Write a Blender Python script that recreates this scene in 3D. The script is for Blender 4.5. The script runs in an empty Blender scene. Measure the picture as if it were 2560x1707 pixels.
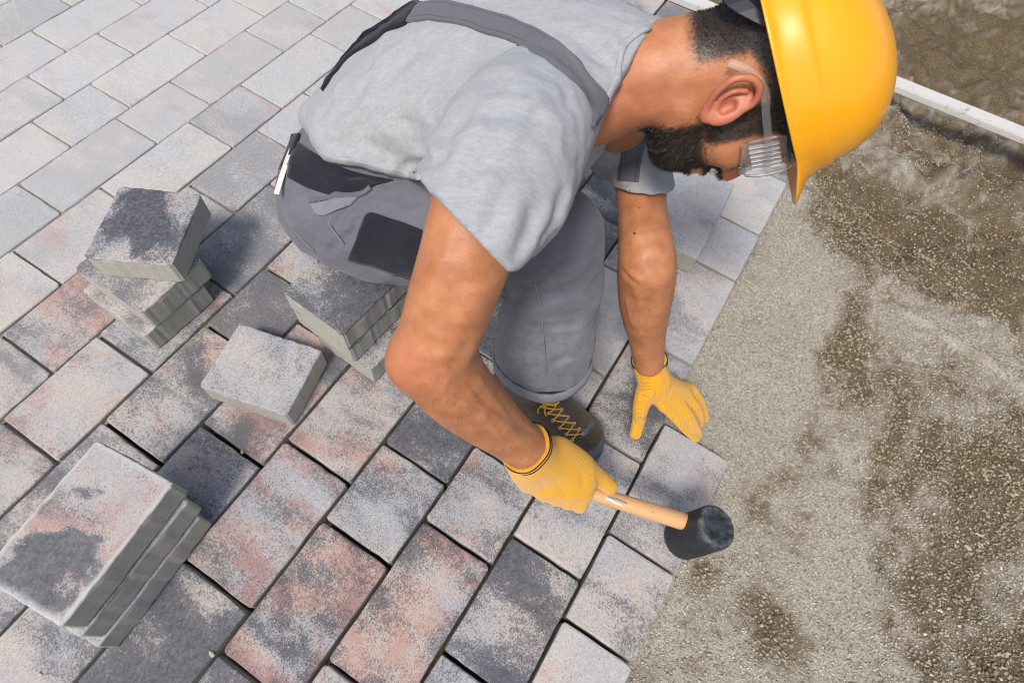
import bpy, bmesh, math, random
import numpy as np
from mathutils import Matrix, Vector
random.seed(7); RNG = np.random.default_rng(11)
SC = bpy.context.scene
COL = SC.collection
# ------------------------------------------------------------------ camera
FPX, PITCH, ROLL, CH = 1441.93, 1.0785, 0.1608, 1.1475
_F = np.array([0, math.cos(PITCH), -math.sin(PITCH)]); _R0 = np.array([1., 0, 0]); _U0 = np.array([0, math.sin(PITCH), math.cos(PITCH)])
_R = math.cos(ROLL)*_R0 + math.sin(ROLL)*_U0
_U = -math.sin(ROLL)*_R0 + math.cos(ROLL)*_U0
_C = np.array([0, 0, CH])
cd = bpy.data.cameras.new('camera'); cam = bpy.data.objects.new('camera', cd); COL.objects.link(cam)
cam.matrix_world = Matrix(((_R[0], _U[0], -_F[0], 0), (_R[1], _U[1], -_F[1], 0), (_R[2], _U[2], -_F[2], CH), (0, 0, 0, 1)))
cd.sensor_width = 36; cd.lens = FPX/2560*36; cd.clip_start = 0.02; cd.clip_end = 200
cd.dof.use_dof = True; cd.dof.focus_distance = 0.98; cd.dof.aperture_fstop = 8.0
SC.camera = cam
SC.render.resolution_x = 1024; SC.render.resolution_y = 682
# ------------------------------------------------------------------ sky and sun
SUN = Vector((-0.20, -0.48, 0.85)).normalized()
W = bpy.data.worlds.new('World'); SC.world = W; W.use_nodes = True
wn = W.node_tree.nodes; wl = W.node_tree.links
sky = wn.new('ShaderNodeTexSky'); sky.sky_type = 'NISHITA'; sky.sun_disc = False
sky.sun_elevation = math.asin(SUN.z); sky.sun_rotation = math.atan2(SUN.x, SUN.y)
sky.air_density = 1.0; sky.dust_density = 4.0; sky.ozone_density = 1.0
wl.new(sky.outputs[0], wn['Background'].inputs[0]); wn['Background'].inputs[1].default_value = 0.125
sd = bpy.data.lights.new('sun', 'SUN'); sd.energy = 2.2; sd.angle = math.radians(13); sd.color = (1.0, 0.955, 0.89)
sun = bpy.data.objects.new('sun', sd); COL.objects.link(sun)
sun.rotation_euler = SUN.to_track_quat('Z', 'Y').to_euler(); sun.location = (-2, -1, 5)
vs = SC.view_settings; vs.view_transform = 'Standard'; vs.look = 'None'; vs.gamma = 1; vs.use_curve_mapping = False
vs.exposure = 0.33
try: SC.cycles.filter_width = 1.0
except Exception: pass
# ------------------------------------------------------------------ helpers
def ray(x, y): return _F + (x-1280)/FPX*_R - (y-853.5)/FPX*_U
def D(x, y, d): return _C + d*ray(x, y)                 # point seen at photo pixel x, y at depth d
def Z(x, y, z):                                           # ... and at height z
    r = ray(x, y); return _C + r*(z-CH)/r[2]
def px(P):
    v = np.asarray(P, float)-_C; d = v@_F
    return 1280+FPX*(v@_R)/d, 853.5-FPX*(v@_U)/d, d
def tag(o, label=None, cat=None, group=None, kind=None):
    if label: o['label'] = label
    if cat: o['category'] = cat
    if group: o['group'] = group
    if kind: o['kind'] = kind
    return o
def link(name, me, mat=None, parent=None, smooth=False):
    o = bpy.data.objects.new(name, me); COL.objects.link(o)
    if mat is not None:
        for m in (mat if isinstance(mat, (list, tuple)) else [mat]): me.materials.append(m)
    if parent is not None: o.parent = parent
    if smooth: me.polygons.foreach_set('use_smooth', np.ones(len(me.polygons), bool))
    return o
def mesh(name, v, f, mat=None, parent=None, smooth=False):
    me = bpy.data.meshes.new(name)
    if isinstance(v, np.ndarray) and isinstance(f, np.ndarray):
        n = len(v); k = f.shape[1]; m = len(f)
        me.vertices.add(n); me.vertices.foreach_set('co', v.astype(np.float32).ravel())
        me.loops.add(m*k); me.loops.foreach_set('vertex_index', f.astype(np.int32).ravel())
        me.polygons.add(m); me.polygons.foreach_set('loop_start', np.arange(0, m*k, k, dtype=np.int32))
        me.update(calc_edges=True)
    else:
        me.from_pydata([tuple(map(float, q)) for q in v], [], [tuple(int(i) for i in q) for q in f]); me.update()
    return link(name, me, mat, parent, smooth)
def fattr(o, name, vals):
    a = o.data.attributes.new(name, 'FLOAT', 'POINT'); a.data.foreach_set('value', np.asarray(vals, np.float32))
def empty(name, loc=(0, 0, 0)):
    o = bpy.data.objects.new(name, None); COL.objects.link(o); o.location = tuple(map(float, loc)); o.empty_display_size = .05; return o
def adopt(o, parent):                                     # parent a world-space mesh without moving it
    o.parent = parent; o.matrix_parent_inverse = Matrix.Translation(-Vector(parent.location)) if parent.type == 'EMPTY' and parent.parent is None else Matrix()
    return o
class NT:
    def __init__(s, name, rough=.7, spec=.4):
        s.m = bpy.data.materials.new(name); s.m.use_nodes = True; s.t = s.m.node_tree; s.n = s.t.nodes; s.l = s.t.links
        s.b = s.n['Principled BSDF']; s.b.inputs['Roughness'].default_value = rough; s.b.inputs['Specular IOR Level'].default_value = spec
    def set(s, k, v):
        if isinstance(v, (int, float)): s.b.inputs[k].default_value = v
        elif isinstance(v, tuple): s.b.inputs[k].default_value = v if len(v) == 4 or k != 'Base Color' else v+(1,)
        else: s.l.new(v, s.b.inputs[k])
        return s
    def inp(s, node, i, v):
        if v is None: return
        if hasattr(v, 'is_linked'): s.l.new(v, node.inputs[i])
        else:
            sock = node.inputs[i]
            if sock.type == 'RGBA' and len(v) == 3: v = tuple(v)+(1,)
            sock.default_value = v
    def co(s, kind='Object'): 
        if not hasattr(s, '_tc'): s._tc = s.n.new('ShaderNodeTexCoord')
        return s._tc.outputs[kind]
    def geo(s, k): 
        if not hasattr(s, '_g'): s._g = s.n.new('ShaderNodeNewGeometry')
        return s._g.outputs[k]
    def info(s, k):
        if not hasattr(s, '_i'): s._i = s.n.new('ShaderNodeObjectInfo')
        return s._i.outputs[k]
    def attr(s, name, t='GEOMETRY'):
        a = s.n.new('ShaderNodeAttribute'); a.attribute_name = name; a.attribute_type = t; return a.outputs['Fac']
    def math(s, op, a, b=None, c=None, clamp=False):
        n = s.n.new('ShaderNodeMath'); n.operation = op; n.use_clamp = clamp
        s.inp(n, 0, a); s.inp(n, 1, b); s.inp(n, 2, c); return n.outputs[0]
    def vmath(s, op, a, b=None):
        n = s.n.new('ShaderNodeVectorMath'); n.operation = op; s.inp(n, 0, a)
        if op == 'SCALE': s.inp(n, 3, b)
        else: s.inp(n, 1, b)
        return n.outputs[0]
    def noise(s, vec, scale, detail=3, rough=.55, dist=0):
        n = s.n.new('ShaderNodeTexNoise'); n.inputs['Scale'].default_value = scale; n.inputs['Detail'].default_value = detail
        n.inputs['Roughness'].default_value = rough; n.inputs['Distortion'].default_value = dist
        s.l.new(vec, n.inputs['Vector']); return n.outputs['Fac']
    def voro(s, vec, scale, out='Distance', feature='F1'):
        n = s.n.new('ShaderNodeTexVoronoi'); n.feature = feature; n.inputs['Scale'].default_value = scale; s.l.new(vec, n.inputs['Vector']); return n.outputs[out]
    def step(s, v, lo, hi):
        n = s.n.new('ShaderNodeMapRange'); n.interpolation_type = 'SMOOTHSTEP'; s.inp(n, 0, v); s.inp(n, 1, lo); s.inp(n, 2, hi); return n.outputs[0]
    def mix(s, fac, a, b, mode='MIX'):
        n = s.n.new('ShaderNodeMix'); n.data_type = 'RGBA'; n.blend_type = mode
        s.inp(n, 0, fac); s.inp(n, 6, a); s.inp(n, 7, b); return n.outputs[2]
    def sep(s, v):
        n = s.n.new('ShaderNodeSeparateXYZ'); s.l.new(v, n.inputs[0]); return n.outputs
    def comb(s, x, y, z):
        n = s.n.new('ShaderNodeCombineXYZ'); s.inp(n, 0, x); s.inp(n, 1, y); s.inp(n, 2, z); return n.outputs[0]
    def bump(s, hgt, strength=.3, dist=.001, prev=None):
        n = s.n.new('ShaderNodeBump'); n.inputs['Strength'].default_value = strength; n.inputs['Distance'].default_value = dist
        s.l.new(hgt, n.inputs['Height'])
        if prev is not None: s.l.new(prev, n.inputs['Normal'])
        return n.outputs[0]
    def out(s, normal=None):
        if normal is not None: s.l.new(normal, s.b.inputs['Normal'])
        return s.m
def noise2(x, y, seed, scale):                            # smooth value noise, numpy
    r = np.random.default_rng(seed); T = r.random((64, 64))
    X = x*scale+1000.; Y = y*scale+1000.
    i = np.floor(X).astype(int); j = np.floor(Y).astype(int); fx = X-i; fy = Y-j
    fx = fx*fx*(3-2*fx); fy = fy*fy*(3-2*fy)
    g = lambda a, b: T[a % 64, b % 64]
    return (g(i, j)*(1-fx)+g(i+1, j)*fx)*(1-fy)+(g(i, j+1)*(1-fx)+g(i+1, j+1)*fx)*fy - .5
# ------------------------------------------------------------------ materials of the ground
def paver_material():
    t = NT('concrete paver', .82, .25)
    rnd = t.info('Random'); off = t.comb(t.math('MULTIPLY', rnd, 37.), t.math('MULTIPLY', rnd, 91.), t.math('MULTIPLY', rnd, 53.))
    o = t.co('Object'); p = t.vmath('ADD', o, off)
    q = t.vmath('MULTIPLY', p, (1.0, .55, 1.0))
    big = t.noise(q, 11, 5, .62, .25); big2 = t.noise(t.vmath('ADD', q, (7.3, 2.1, 4.)), 12, 5, .62, .3); big3 = t.noise(t.vmath('ADD', p, (1.3, 9.1, 2.)), 6, 3, .55, .2)
    grain = t.noise(p, 330, 2, .8); grain2 = t.noise(p, 120, 4, .8); vor = t.voro(p, 330)
    dk = t.attr('dark', 'OBJECT'); rd = t.attr('red', 'OBJECT'); du = t.attr('dust', 'OBJECT')
    gmix = t.math('ADD', t.math('MULTIPLY', t.math('SUBTRACT', grain, .5), .9), t.math('MULTIPLY', t.math('SUBTRACT', grain2, .5), 1.0))
    dm = t.math('ADD', t.math('MULTIPLY', t.math('SUBTRACT', big, .5), 1.6), t.math('MULTIPLY', t.math('SUBTRACT', dk, .5), 1.0))
    bd = t.n.new('ShaderNodeVectorMath'); bd.operation = 'DISTANCE'; t.l.new(t.vmath('MULTIPLY', o, (1, 1, 0)), bd.inputs[0]); t.l.new(t.comb(t.attr('blot_x', 'OBJECT'), t.attr('blot_y', 'OBJECT'), 0.), bd.inputs[1])
    dm = t.math('ADD', dm, t.math('MULTIPLY', t.attr('blot', 'OBJECT'), t.step(t.math('ADD', bd.outputs['Value'], t.math('MULTIPLY', t.math('SUBTRACT', big2, .5), .34)), .095, .005)))
    rm = t.math('ADD', t.math('MULTIPLY', t.math('SUBTRACT', big2, .5), 1.7), t.math('MULTIPLY', t.math('SUBTRACT', rd, .66), .8))
    dmask = t.step(t.math('ADD', dm, gmix), -.15, .27)
    rmask = t.step(t.math('ADD', rm, t.math('MULTIPLY', gmix, .8)), -.06, .25)
    warm = t.step(big3, .36, .64)
    base = t.mix(warm, (.32, .328, .345), (.43, .375, .335)); base = t.mix(t.step(grain2, .42, .75), base, (.48, .475, .47)); base = t.mix(t.math('MULTIPLY', t.step(grain, .50, .72), .75), base, (.15, .15, .165))
    c = t.mix(t.math('MULTIPLY', rmask, .70), base, t.mix(t.step(big3, .3, .7), (.27, .105, .075), (.42, .235, .19)))
    c = t.mix(t.math('MULTIPLY', dmask, .90), c, t.mix(t.step(grain2, .3, .75), (.024, .029, .040), (.11, .115, .135)))
    c = t.mix(t.step(vor, .13, .05), c, (.50, .49, .48))
    c = t.mix(t.math('MULTIPLY', du, t.math('ADD', .48, t.math('MULTIPLY', t.step(big, .35, .62), .50)), clamp=True), c, t.mix(t.step(grain2, .3, .7), (.47, .47, .46), (.60, .60, .59)))
    # efflorescence along the top rim
    side = t.step(t.sep(o)[2], -.0052, -.0035)
    rim = t.attr('rim', 'OBJECT'); e = t.math('MULTIPLY', t.attr('edge'), rim)
    c = t.mix(t.math('MULTIPLY', t.step(t.math('ADD', t.math('MULTIPLY', e, 1.0), t.math('ADD', t.math('MULTIPLY', gmix, .6), t.math('SUBTRACT', big3, .5))), .30, 1.0), .8), c, (.50, .505, .51))
    conc = t.mix(t.noise(p, 60, 4, .7), (.29, .285, .245), (.50, .49, .425))
    conc = t.mix(t.step(t.voro(p, 140), .12, .05), conc, (.10, .10, .09))
    c = t.mix(side, conc, c)
    t.set('Base Color', c); t.set('Roughness', t.math('ADD', .68, t.math('MULTIPLY', grain, .25)))
    nb = t.bump(t.math('ADD', grain2, t.math('MULTIPLY', grain, .6)), .7, .0016)
    return t.out(nb)
M_PAVER = paver_material()
def sand_material():
    t = NT('bedding sand', .95, .1)
    p = t.co('Object'); dm = t.attr('damp')
    n0 = t.noise(p, 420, 2, .7); n1 = t.noise(p, 170, 3, .8); n2 = t.noise(p, 40, 4, .7); n3 = t.noise(p, 7, 3, .6, .6)
    f = t.math('ADD', dm, t.math('ADD', t.math('MULTIPLY', t.math('SUBTRACT', n2, .5), .55), t.math('MULTIPLY', t.math('SUBTRACT', n1, .5), 1.0)))
    dry = t.mix(t.step(n1, .3, .72), (.27, .245, .20), (.56, .53, .46)); wet = t.mix(t.step(n1, .3, .75), (.070, .051, .027), (.21, .162, .10))
    c = t.mix(t.step(f, .14, .78), dry, wet); c = t.mix(t.math('MULTIPLY', t.step(n0, .62, .8), .5), c, (.10, .08, .055))
    c = t.mix(t.math('MULTIPLY', n3, .15), c, (.25, .20, .14))
    t.set('Base Color', c)
    h = t.math('ADD', t.math('ADD', n1, t.math('MULTIPLY', n0, .5)), t.math('MULTIPLY', n2, 1.2))
    return t.out(t.bump(h, 1.0, .005))
M_SAND = sand_material()
def gravel_material():
    t = NT('gravel grain', .9, .2)
    r = t.geo('Random Per Island'); p = t.co('Object')
    c = t.mix(t.step(r, .0, .9), (.25, .215, .16), (.56, .52, .435))
    c = t.mix(t.step(t.math('ADD', t.attr('damp'), t.math('MULTIPLY', t.math('SUBTRACT', r, .5), .5)), .25, .85), c, t.mix(r, (.11, .085, .05), (.46, .395, .29)))
    c = t.mix(t.step(r, .985, .99), c, (.60, .57, .50))
    t.set('Base Color', c)
    return t.out(t.bump(t.noise(p, 900, 2), .4, .0006))
M_GRAVEL = gravel_material()
def soil_material():
    t = NT('bare soil', .95, .1); p = t.co('Object')
    c = t.mix(t.noise(p, 4, 6, .7), (.10, .078, .05), (.25, .215, .165))
    t.set('Base Color', c); return t.out(t.bump(t.noise(p, 60, 5, .7), .8, .01))
M_SOIL = soil_material()
# ------------------------------------------------------------------ the ground
UA = 1.1533; UC, US = math.cos(UA), math.sin(UA)            # direction of the paver courses
def uv2xy(u, v): return u*UC - v*US, u*US + v*UC
def xy2uv(x, y): return x*UC + y*US, -x*US + y*UC
gs = 30.
g = mesh('ground', [(-gs, -gs, -.13), (gs, -gs, -.13), (gs, gs, -.13), (-gs, gs, -.13)], [(0, 1, 2, 3)], M_SOIL); tag(g, kind='structure')
def pix_uv(x, y, z=-.03): q = Z(x, y, z); return q[0], q[1]
def blob(x, y, cx, cy, rx, ry, ang=0.):
    dx = x-cx; dy = y-cy; c, s = math.cos(ang), math.sin(ang); a = (dx*c+dy*s)/rx; b = (-dx*s+dy*c)/ry
    return np.exp(-(a*a+b*b))
# damp and dry patches of the sand, at their places on the ground: photo x, y, size x, size y (m), turn, amount
DAMP = [(2300, 620, .34, .16, .25, 1.0), (2400, 90, .6, .22, .0, .95), (2120, 520, .2, .14, .5, .75), (2440, 1130, .26, .22, .9, .35), (2080, 900, .05, .20, -.45, .50), (1950, 1180, .05, .12, .5, .40),
        (1870, 1230, .05, .10, .3, .55), (1750, 1480, .05, .15, -.3, .62), (1940, 1560, .05, .07, .2, .75), (2260, 1000, .12, .25, -.3, .6), (2150, 820, .06, .16, .2, .4), (2520, 1650, .10, .05, .6, .9), (2350, 1480, .10, .08, .3, .35),
        (2385, 440, .055, .028, .2, -.8), (2290, 190, .16, .02, -.35, -.7), (1990, 620, .09, .2, .3, -.6), (2480, 260, .05, .03, .2, -.4), (1800, 1000, .12, .2, .8, -.4), (2480, 820, .3, .07, -.35, -.35), (1700, 1640, .03, .12, -.4, -.2), (2060, 1420, .09, .2, .3, -.35)]
DAMP = [(pix_uv(a, b)+(c, d, e, f)) for a, b, c, d, e, f in DAMP]
def damp_at(x, y):
    u, v = xy2uv(x, y); w = -.28-v                          # distance out from the laid edge
    t = -.06+.38*np.clip(w/.5, 0, 1)+(.75*noise2(u*.35, v, 21, 9)+.45*noise2(u*.45, v, 22, 24))*(1-.75/(1+np.exp(-(u-1.25-.35*(v+.5))/.06)))
    for cx, cy, rx, ry, an, w in DAMP: t = t + w*blob(x, y, cx, cy, rx, ry, an)
    fr = 1/(1+np.exp(-(u-1.42-.35*(v+.5)+.25*noise2(x, y, 31, 6))/.035)); t = t*(1-.6*fr)+.62*fr
    return np.clip(t*.9 + .35*noise2(x, y, 5, 11) + .35*noise2(x, y, 6, 30) + .35*noise2(x, y, 7, 80), 0, 1)
def edge_v(u): return np.where(u < .584, -.2795-.018*(u-.35), -.1225+.012*(u-1.2))
_step = [pix_uv(2150, 620, -.05), pix_uv(2290, 612, -.05), pix_uv(2560, 692, -.05)]
def height_at(x, y):
    u, v = xy2uv(x, y); h = np.full_like(x, -.034)
    h += .010*noise2(x, y, 1, 7) + .006*noise2(x, y, 2, 22) + .0035*noise2(x, y, 3, 60) + .002*noise2(x, y, 4, 140)
    # lower, lumpy soil towards the far right
    far = 1/(1+np.exp(-(u-1.28-.35*(v+.5))/.05)); h += far*(-.035 + .055*noise2(x, y, 8, 9) + .045*noise2(x, y, 9, 20) + .022*noise2(x, y, 10, 50))
    a, b = np.array(_step[1]), np.array(_step[2]); d = (b-a)/np.linalg.norm(b-a); n = np.array([-d[1], d[0]])
    s = (x-a[0])*n[0]+(y-a[1])*n[1] + .012*noise2(x, y, 12, 14); al = (x-a[0])*d[0]+(y-a[1])*d[1]
    h -= .022/(1+np.exp(-s/.006))*(1/(1+np.exp(-(al+.02)/.03)))*np.exp(-np.maximum(s, 0)/.5)
    for (cx, cy), r, hh in ((pix_uv(2330, 650), .05, .022), (pix_uv(2390, 430), .05, .03), (pix_uv(2270, 150), .06, .02), (pix_uv(2480, 250), .05, .02), (pix_uv(2080, 480), .04, -.01)):
        h += hh*blob(x, y, cx, cy, r, r*.7, .3)
    a, b = np.array(pix_uv(2260, 765)), np.array(pix_uv(2510, 912)); d = (b-a)/np.linalg.norm(b-a); al = ((x-a[0])*d[0]+(y-a[1])*d[1])/np.linalg.norm(b-a); s = -(x-a[0])*d[1]+(y-a[1])*d[0]+.008*noise2(x, y, 14, 20)
    h += .009*np.exp(-(s/.008)**2)*(al > 0)*(al < 1)-.006*np.exp(-((s+.016)/.010)**2)*(al > 0)*(al < 1)
    # a raked hollow in front of the laid edge, flat bed under the pavers
    under = 1/(1+np.exp(-(v-edge_v(u)-.012)/.004)); h = h*(1-under) + under*(-.066)
    return h
gx = np.arange(-.35, 3.2, .010); gy = np.arange(-.75, 3.6, .010)
X, Y = np.meshgrid(gx, gy); Hh = height_at(X, Y); nx, ny = len(gx), len(gy)
edge = np.minimum(np.minimum(X-gx[0], gx[-1]-X), np.minimum(Y-gy[0], gy[-1]-Y)); Hh = np.where(edge < .05, Hh-.08*(1-edge/.05), Hh)
ii = (np.arange(ny-1)[:, None]*nx+np.arange(nx-1)[None, :]).ravel()
bed = mesh('bedding_sand', np.stack([X, Y, Hh], -1).reshape(-1, 3), np.stack([ii, ii+1, ii+nx+1, ii+nx], 1), M_SAND, smooth=True)
fattr(bed, 'damp', damp_at(X, Y).ravel()); tag(bed, kind='structure')
# loose grains lying on it
def grains(name, n, smin, smax, power, xr, yr, mat):
    x = RNG.uniform(*xr, n); y = RNG.uniform(*yr, n); u, v = xy2uv(x, y)
    dm = damp_at(x, y); far = u-1.50-.35*(v+.5) > 0
    keep = (v < edge_v(u)-.004) & (RNG.random(n) < np.where(far, .35, 1.0)*(1-.35*dm))
    x, y, dm = x[keep], y[keep], dm[keep]; n = len(x)
    s = (smin+(smax-smin)*RNG.random(n)**power)*(.72+.45*dm)
    base = np.array([(1, 0, 0), (-1, 0, 0), (0, 1, 0), (0, -1, 0), (0, 0, 1), (0, 0, -1), (.62, .62, .55), (-.62, .58, .5)], float)[:6]
    f = np.array([(0, 2, 4), (2, 1, 4), (1, 3, 4), (3, 0, 4), (2, 0, 5), (1, 2, 5), (3, 1, 5), (0, 3, 5)])
    ax = RNG.normal(size=(n, 3)); ax /= np.linalg.norm(ax, axis=1)[:, None]; an = RNG.uniform(0, 6.28, n)
    B = base[None]*RNG.uniform(.6, 1.25, (n, 6, 3)) + RNG.normal(size=(n, 6, 3))*.16
    B = B*np.array([1.15, .95, .7])
    c, sn = np.cos(an)[:, None, None], np.sin(an)[:, None, None]; k = ax[:, None, :]
    B = B*c + np.cross(np.broadcast_to(k, B.shape), B)*sn + k*(B*k).sum(-1, keepdims=True)*(1-c)
    P = B*s[:, None, None] + np.stack([x, y, height_at(x, y)+s*.35], -1)[:, None, :]
    F = f[None]+(np.arange(n)*6)[:, None, None]
    o = mesh(name, P.reshape(-1, 3), F.reshape(-1, 3), mat); fattr(o, 'damp', np.repeat(dm, 6)); return o
gr = grains('gravel', 190000, .0012, .0046, 2.3, (.12, 1.45), (-.16, 1.75), M_GRAVEL); tag(gr, 'loose grey and tan gravel grains strewn over the sand bed', 'gravel', kind='stuff')
# ------------------------------------------------------------------ the pavement
THK = .06
def block_mesh(name, quad=None, lx=.157, ly=.18, thk=THK, seed=0, nseg=7, bev=.0032, nib=0.):
    # quad: four corners, else a rectangle; the top lies at local z = 0
    if quad is None: quad = [(lx/2, ly/2), (-lx/2, ly/2), (-lx/2, -ly/2), (lx/2, -ly/2)]
    q = np.array(quad, float); rg = np.random.default_rng(seed); r = rg.uniform(.005, .009)
    pts = []
    for k in range(4):
        a, b, c = q[k-1], q[k], q[(k+1) % 4]; d0 = (a-b)/np.linalg.norm(a-b); d1 = (c-b)/np.linalg.norm(c-b)
        for tt in (0, .25, .5, .75, 1): pts.append(b+d0*r*(1-tt)**2+d1*r*tt**2)
        L = np.linalg.norm(c-b)
        for j in range(1, nseg): pts.append(b+d1*(r+(L-2*r)*j/nseg))
    P = np.array(pts); n = len(P); cen = q.mean(0)
    P = P + rg.normal(size=(n, 2))*.0005
    tan = np.roll(P, -1, 0)-np.roll(P, 1, 0); nor = np.stack([tan[:, 1], -tan[:, 0]], 1); nor /= np.linalg.norm(nor, axis=1)[:, None]
    if ((P-cen)*nor).sum() < 0: nor = -nor
    nibs = np.zeros(n)
    if nib:
        i0 = 0
        for k in range(4):
            i0 += 5
            for j in range(1, nseg): fr = j/nseg; nibs[i0+j-1] = nib if (abs(fr-.25) < .05 or abs(fr-.72) < .05) else 0
            i0 += nseg-1
    bv = bev*(1+.5*rg.normal(size=n).clip(-1, 1.4))[:, None]
    rings = [(cen+(P-cen)*.84, np.zeros(n)), (P-nor*bv, rg.normal(size=n)*.0002), (P-nor*bv*.3, -bev*.35+np.zeros(n)), (P, -bev*1.05+rg.normal(size=n)*.0002), (P+nor*nibs[:, None], np.full(n, -.010)), (P+nor*(.0004+nibs[:, None]), np.full(n, -thk+.003)), (P-nor*.003, np.full(n, -thk))]
    V = [np.column_stack([a, z]) for a, z in rings]; V = np.concatenate(V+[np.array([[cen[0], cen[1], 0.], [cen[0], cen[1], -thk]])])
    F = []; m = len(rings)
    for k in range(m-1):
        for i in range(n): j = (i+1) % n; F.append((k*n+i, (k+1)*n+i, (k+1)*n+j, k*n+j))
    for i in range(n): j = (i+1) % n; F.append((m*n, i, j)); F.append((m*n+1, (m-1)*n+j, (m-1)*n+i))
    me = bpy.data.meshes.new(name); me.from_pydata(V.tolist(), [], F); me.update()
    bm = bmesh.new(); bm.from_mesh(me); bmesh.ops.recalc_face_normals(bm, faces=bm.faces); bm.to_mesh(me); bm.free()
    a = me.attributes.new('edge', 'FLOAT', 'POINT'); ev = np.zeros(len(V)); ev[n:-2] = 1; a.data.foreach_set('value', ev.astype(np.float32))
    for p_ in me.polygons: p_.use_smooth = False
    return me
LINES = [(2.56, 0., .7), (2.402, 0., .7), (2.245, .0, .7), (2.088, .012, .7), (1.9325, .0157, .66), (1.7827, .0154, .70), (1.6295, .0034, .7), (1.474, -.0046, .7), (1.3168, -.0057, .7), (1.1571, .0043, .45), (.9961, .0128, .2), (.8326, .0037, .2),
         (.671, .0072, .15), (.5099, .001, .6), (.3446, -.003, .3), (.1856, -.0049, .3), (.028, -.0011, .5), (-.1265, .0042, .45), (-.2785, -.018, .36)]
ROWS = [[.16, .44, .62, .9, 1.13, 1.41], [.22, .40, .68, .91, 1.19, 1.47], [.3, .58, .81, 1.09], [.10, .32, .548, .777, 1.06, 1.29], [.07, .35, .636, .905, 1.14, 1.42], [-.01, .27, .507, .737, 1.021, 1.25, 1.43, 1.71], [-.15, .12, .403, .584, .855, 1.088, 1.32, 1.60, 1.83],
        [-.26, .02, .25, .534, .717, 1.002, 1.186, 1.47, 1.70], [-.39, -.165, .117, .352, .636, .82, 1.109, 1.294, 1.58, 1.86], [-.55, -.265, -.035, .249, .481, .717, .901, 1.18, 1.41, 1.69, 1.92],
        [-.66, -.384, -.154, .074, .308, .596, .78, 1.06, 1.29, 1.52, 1.80, 2.08], [-.61, -.33, -.051, .219, .403, .68, .86, 1.14, 1.37, 1.65, 1.83, 2.06], [-.68, -.45, -.22, .05, .335, .52, .80, 1.03, 1.26, 1.54, 1.77, 2.0],
        [-.61, -.38, -.152, .116, .40, .58, .86, 1.09, 1.37, 1.60, 1.88, 2.06], [-.69, -.455, -.225, .038, .219, .50, .73, 1.003, 1.18, 1.46, 1.69, 1.97], [-.60, -.37, -.14, .14, .317, .606, .874, 1.149, 1.331, 1.61, 1.79, 2.07],
        [-.53, -.255, -.024, .207, .474, .741, 1.02, 1.195, 1.419, 1.65, 1.93], [-.33, -.10, .136, .314, .583]]
pb = []
for (u, v) in ((-1.3, 2.6), (-1.3, -.30), (.57, -.27), (.60, -.12), (2.1, -.12), (2.1, 2.6)): pb.append(uv2xy(u, v)+(-.063,))
nb_ = len(pb); pav = mesh('pavement', pb+[(a, b, -.11) for a, b, c in pb], [tuple(range(nb_))]+[(i, i+nb_, (i+1) % nb_+nb_, (i+1) % nb_) for i in range(nb_)], M_SAND); tag(pav, kind='structure')
fattr(pav, 'damp', np.full(2*nb_, .75))
ROWS = [[js[0]-.51, js[0]-.23]+js for js in ROWS]
OVER = {(17, 4): (.42, .30, .0), (17, 5): (.40, .36, .12), (17, 3): (.22, .60, .25), (16, 4): (.64, .20, 0), (16, 5): (.42, .45, .1), (16, 6): (.52, .50, .0), (16, 7): (.45, .3, .25), (16, 8): (.4, .3, .45), (16, 9): (.35, .3, .5),
        (15, 4): (.52, .78, 0), (15, 5): (.45, .52, 0), (15, 6): (.52, .5, 0), (15, 7): (.4, .25, .3), (14, 4): (.52, .86, 0), (14, 5): (.58, .45, 0), (14, 6): (.68, .2, 0), (13, 4): (.40, .80, .05), (13, 5): (.50, .62, .05), (12, 4): (.47, .4, .05), (12, 5): (.52, .74, .05), (11, 4): (.50, .62, .05), (11, 3): (.45, .6, .1),
        (10, 4): (.34, .6, .15), (10, 5): (.5, .6, .1), (9, 4): (.50, .80, .1), (9, 3): (.45, .6, .2)}
def lv(k, u): a, s, u0 = LINES[k]; return a+s*(u-u0)
for k, js in enumerate(ROWS):
    for i in range(len(js)-1):
        u0, u1 = js[i], js[i+1]; um = (u0+u1)/2; vm = (lv(k, um)+lv(k+1, um))/2
        newer = 1/(1+math.exp((vm-1.05)/.12))               # freshly laid courses: open, unsanded joints
        gj = .0016+.0016*newer + .0006*random.random(); gk = .0016+.0015*newer
        quad = [(u1-gj, lv(k, u1)-gk), (u0+gj, lv(k, u0)-gk), (u0+gj, lv(k+1, u0)+gk), (u1-gj, lv(k+1, u1)+gk)]
        me = block_mesh('paver', [(a-um, b-vm) for a, b in quad], seed=(k-2)*50+i-2+200)
        o = bpy.data.objects.new('paver', me); COL.objects.link(o); me.materials.append(M_PAVER)
        x, y = uv2xy(um, vm); o.location = (x, y, random.gauss(0, .0006)); o.rotation_euler = (random.gauss(0, .0025), random.gauss(0, .0025), UA); o.parent = pav
        o['dark'] = .44+.16*newer+random.uniform(-.16, .16); o['red'] = .36+.10*newer+random.uniform(-.25, .28); o['dust'] = max(0, min(.85, .60*(1-newer)+random.uniform(-.06, .10)+.16*max(0, um-.75))); o['rim'] = .25*random.random()
        if (k, i) in OVER: o['dark'], o['red'], o['dust'] = OVER[k, i]; o['dark'] += .03
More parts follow.
